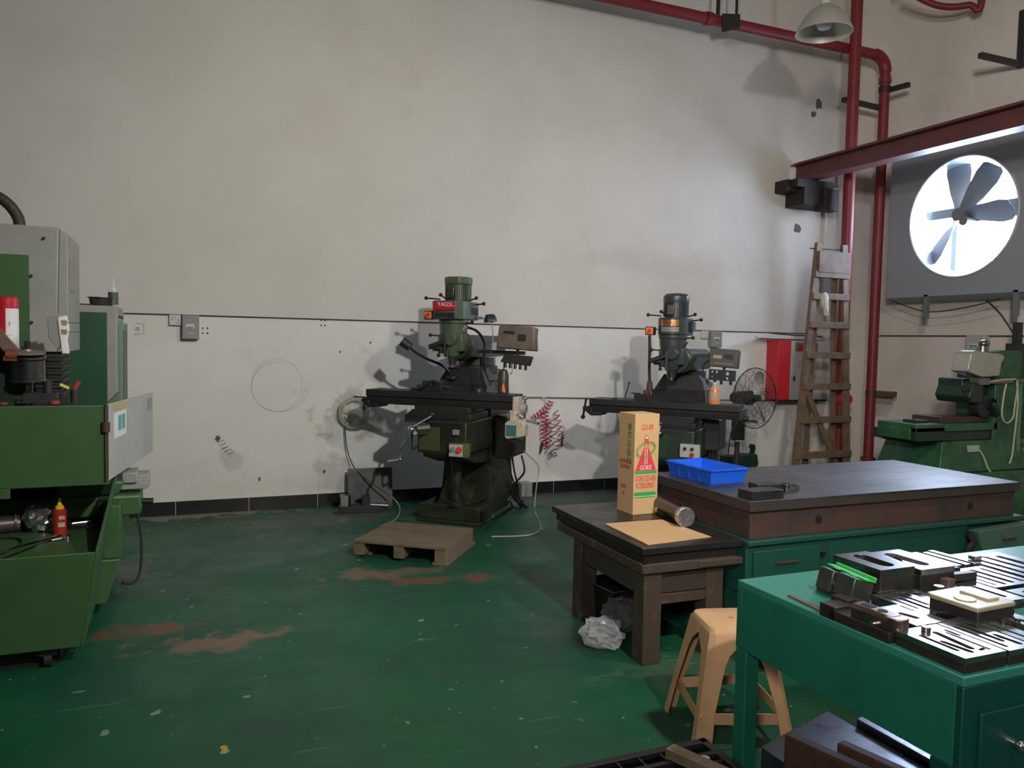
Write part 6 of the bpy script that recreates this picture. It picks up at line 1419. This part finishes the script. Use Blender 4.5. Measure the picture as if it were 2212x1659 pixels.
# red cylinder with white label
t2 = E('red_canister', 'tall red canister with a white label standing behind the swing arm at the left edge', 'canister', (-0.800,4.80,1.44))
g = G(); g.lathe([(0,0),(0.050,0),(0.054,0.01),(0.054,0.275),(0.046,0.285),(0,0.285)],seg=32); g.build('cylinder', M_redl, t2)
g = G(); n=14; A=[]; B=[]
for i in range(n+1):
    a = math.radians(-85+95*i/n); A.append(g.bm.verts.new((0.0548*math.cos(a),0.0548*math.sin(a),0.02))); B.append(g.bm.verts.new((0.0548*math.cos(a),0.0548*math.sin(a),0.225)))
for i in range(n): g.bm.faces.new((A[i],A[i+1],B[i+1],B[i]))
g.build('white_label', M_paper, t2)
g = G(); g.text('F', 0.03, facing((0.022,-0.052,0.145),(1,0.4,0),(0,0,1)), sx=0.5); g.text('- - - -', 0.02, facing((0.022,-0.052,0.09),(1,0.4,0),(0,0,1)), sx=0.6); g.build('label_print', mat('blue_ink',(0.05,0.07,0.2),0.5), t2)
# things in the tray
tz2 = 0.498
t2 = E('glue_bottle', 'dark red squeeze bottle with pointed yellow cap in the machine tray', 'bottle', (-0.556,4.69,tz2))
g = G(); g.lathe([(0,0),(0.031,0),(0.033,0.01),(0.033,0.125),(0.026,0.135),(0.0,0.135)],seg=24); g.build('bottle_body', M_redp, t2)
g = G(); g.lathe([(0.022,0.135),(0.021,0.148),(0.012,0.155),(0.006,0.185),(0.003,0.192),(0,0.192)],seg=20); g.build('nozzle_cap', M_yellow, t2)
g = G(); g.box(0.0,0.028,-0.0345,-0.030,0.085,0.103); g.box(-0.004,0.028,-0.0345,-0.030,0.045,0.068); g.build('label', mat('cream_label',(0.55,0.42,0.30),0.5), t2)
g = G()
bmesh.ops.create_icosphere(g.bm, subdivisions=3, radius=1.0)
for v in g.bm.verts:
    s_ = 1+random.uniform(-.16,.16); v.co = Vector((v.co.x*0.075*s_, v.co.y*0.08*s_, max(0.0,0.075+v.co.z*0.08*s_)))
T(g.build('foil_bundle', M_foil, smooth=False, loc=(-0.665,4.80,tz2)), 'crumpled silver foil bundle left of the red bottle in the tray', 'foil')
g = G(); g.cyl((-1.2,4.72,tz2+0.048),(-0.755,4.82,tz2+0.045),0.045,seg=24); g.cyl((-0.78,4.815,tz2+0.052),(-0.77,4.817,tz2+0.052),0.052,seg=24)
T(g.build('metal_pipe', mat('dull_pipe',(0.12,0.10,0.09),0.4,0.6)), 'thick brown metal pipe lying in the tray at the left edge', 'pipe')
for k, (a, b, r_, lab) in enumerate([((-0.70,4.15,0.560),(-0.545,4.62,0.508),0.007,'long shiny rod leaning on the tray rim towards the red bottle'),
        ((-0.540,4.96,0.508),(-0.45,5.03,0.508),0.007,'upper bright wrench in the tray right of the red bottle'), ((-0.530,4.89,0.508),(-0.425,4.92,0.508),0.007,'lower bright wrench in the tray right of the red bottle'),
        ((-0.575,4.53,0.506),(-0.53,4.56,0.506),0.006,'short bright pin in front of the red bottle')]):
    g = G(); g.cyl(a, b, r_, seg=8); bb_ = Vector(b)
    if k in (1, 2): g.cyl(bb_-Vector((0,0,r_)), bb_+Vector((0,0,r_)), 0.014, seg=6); g.cyl(Vector(a)-Vector((0,0,r_)), Vector(a)+Vector((0,0,r_)), 0.012, seg=6)
    T(g.build('rod' if k in (0,3) else 'wrench', M_chrome), lab, 'rod' if k in (0,3) else 'wrench')
g = G(); g.cyl((-0.505,4.545,0.498),(-0.505,4.545,0.52),0.014,seg=16); T(g.build('steel_nut', M_chrome), 'shiny round nut in the tray in front of the red bottle', 'nut')
block('tool_tray','shallow dark tray of small tools behind the wrenches','tool tray',-0.56,4.60+.17,tz2,0.17,0.22,0.006,M_dsteel,0.0)
g = G(); g.tube(spline([(-1.0,4.28,0.505),(-0.80,4.30,0.505),(-0.71,4.45,0.505),(-0.72,4.60,0.505),(-0.80,4.66,0.505),(-1.0,4.64,0.505)],8),0.006,8)
T(g.build('coolant_hose', M_rubber), 'thin black hose curling in the left part of the machine tray', 'hose')

# ------------------------------------------------------------------ electrical cabinet behind it
CX, CY = -0.36, 5.9
t = E('control_cabinet', 'tall green and grey control cabinet standing behind the wire-cutting machine', 'cabinet', (CX, CY, 0))
def cp(g, name, m, par=None, **k): return g.xf(Matrix.Translation((-CX,-CY,0))).build(name, m, par or t, **k)
g = G(); g.box(-1.25,-0.36,5.9,6.55,0,1.73); cp(g,'body',M_edmg,bev=0.005)
g = G(); g.box(-1.20,-0.415,5.893,5.9,0.55,1.685); cp(g,'green_door',M_edmd,bev=0.002)
g = G(); g.prism([(5.93,0.4),(6.52,0.4),(6.52,1.70),(5.93,1.72)],-0.36,-0.352,'yz'); cp(g,'side_sheet',M_edmg)
g = G(); g.box(-0.352,-0.325,5.93,6.50,0.90,1.62); fr = cp(g,'side_window_frame',mat('green_grey_frame',(0.16,0.24,0.18),0.5),bev=0.004)
g = G(); g.box(-0.326,-0.322,5.99,6.44,0.95,1.57); cp(g,'side_window_panel',mat('dark_green_recess',(0.01,0.05,0.028),0.4),fr)
g = G()
for k in range(14): g.box(-0.352,-0.346,5.97+k*0.035,5.98+k*0.035,1.655,1.67)
cp(g,'louvres',M_iron)
t = E('steel_bowl', 'shallow steel bowl on top of the control cabinet', 'bowl', (-0.455,6.02,1.731))
g = G(); g.lathe([(0,0.0),(0.062,0.0),(0.070,0.01),(0.078,0.05),(0.090,0.055),(0.0895,0.057),(0.076,0.053),(0.066,0.012),(0,0.004)],seg=36); g.build('bowl_body', M_mid, t)
t = E('spray_bottle', 'clear bottle with dark label beside the bowl on the control cabinet', 'bottle', (-0.395,6.16,1.731))
g = G(); g.lathe([(0,0),(0.030,0),(0.032,0.01),(0.032,0.11),(0.012,0.17),(0.011,0.19),(0,0.19)],seg=24); g.build('bottle_body', mat('clear_plastic',(0.7,0.7,0.68),0.1,alpha=0.3), t)
g = G(); g.lathe([(0.0325,0.015),(0.0328,0.05),(0.0325,0.10)],seg=24); g.build('label', mat('dark_label',(0.06,0.09,0.07),0.5), t)
block('oily_rag','flat dark rag under the bowl on the control cabinet','rag',-0.62,5.98,1.7305,0.15,0.10,0.012,M_iron,0.1)
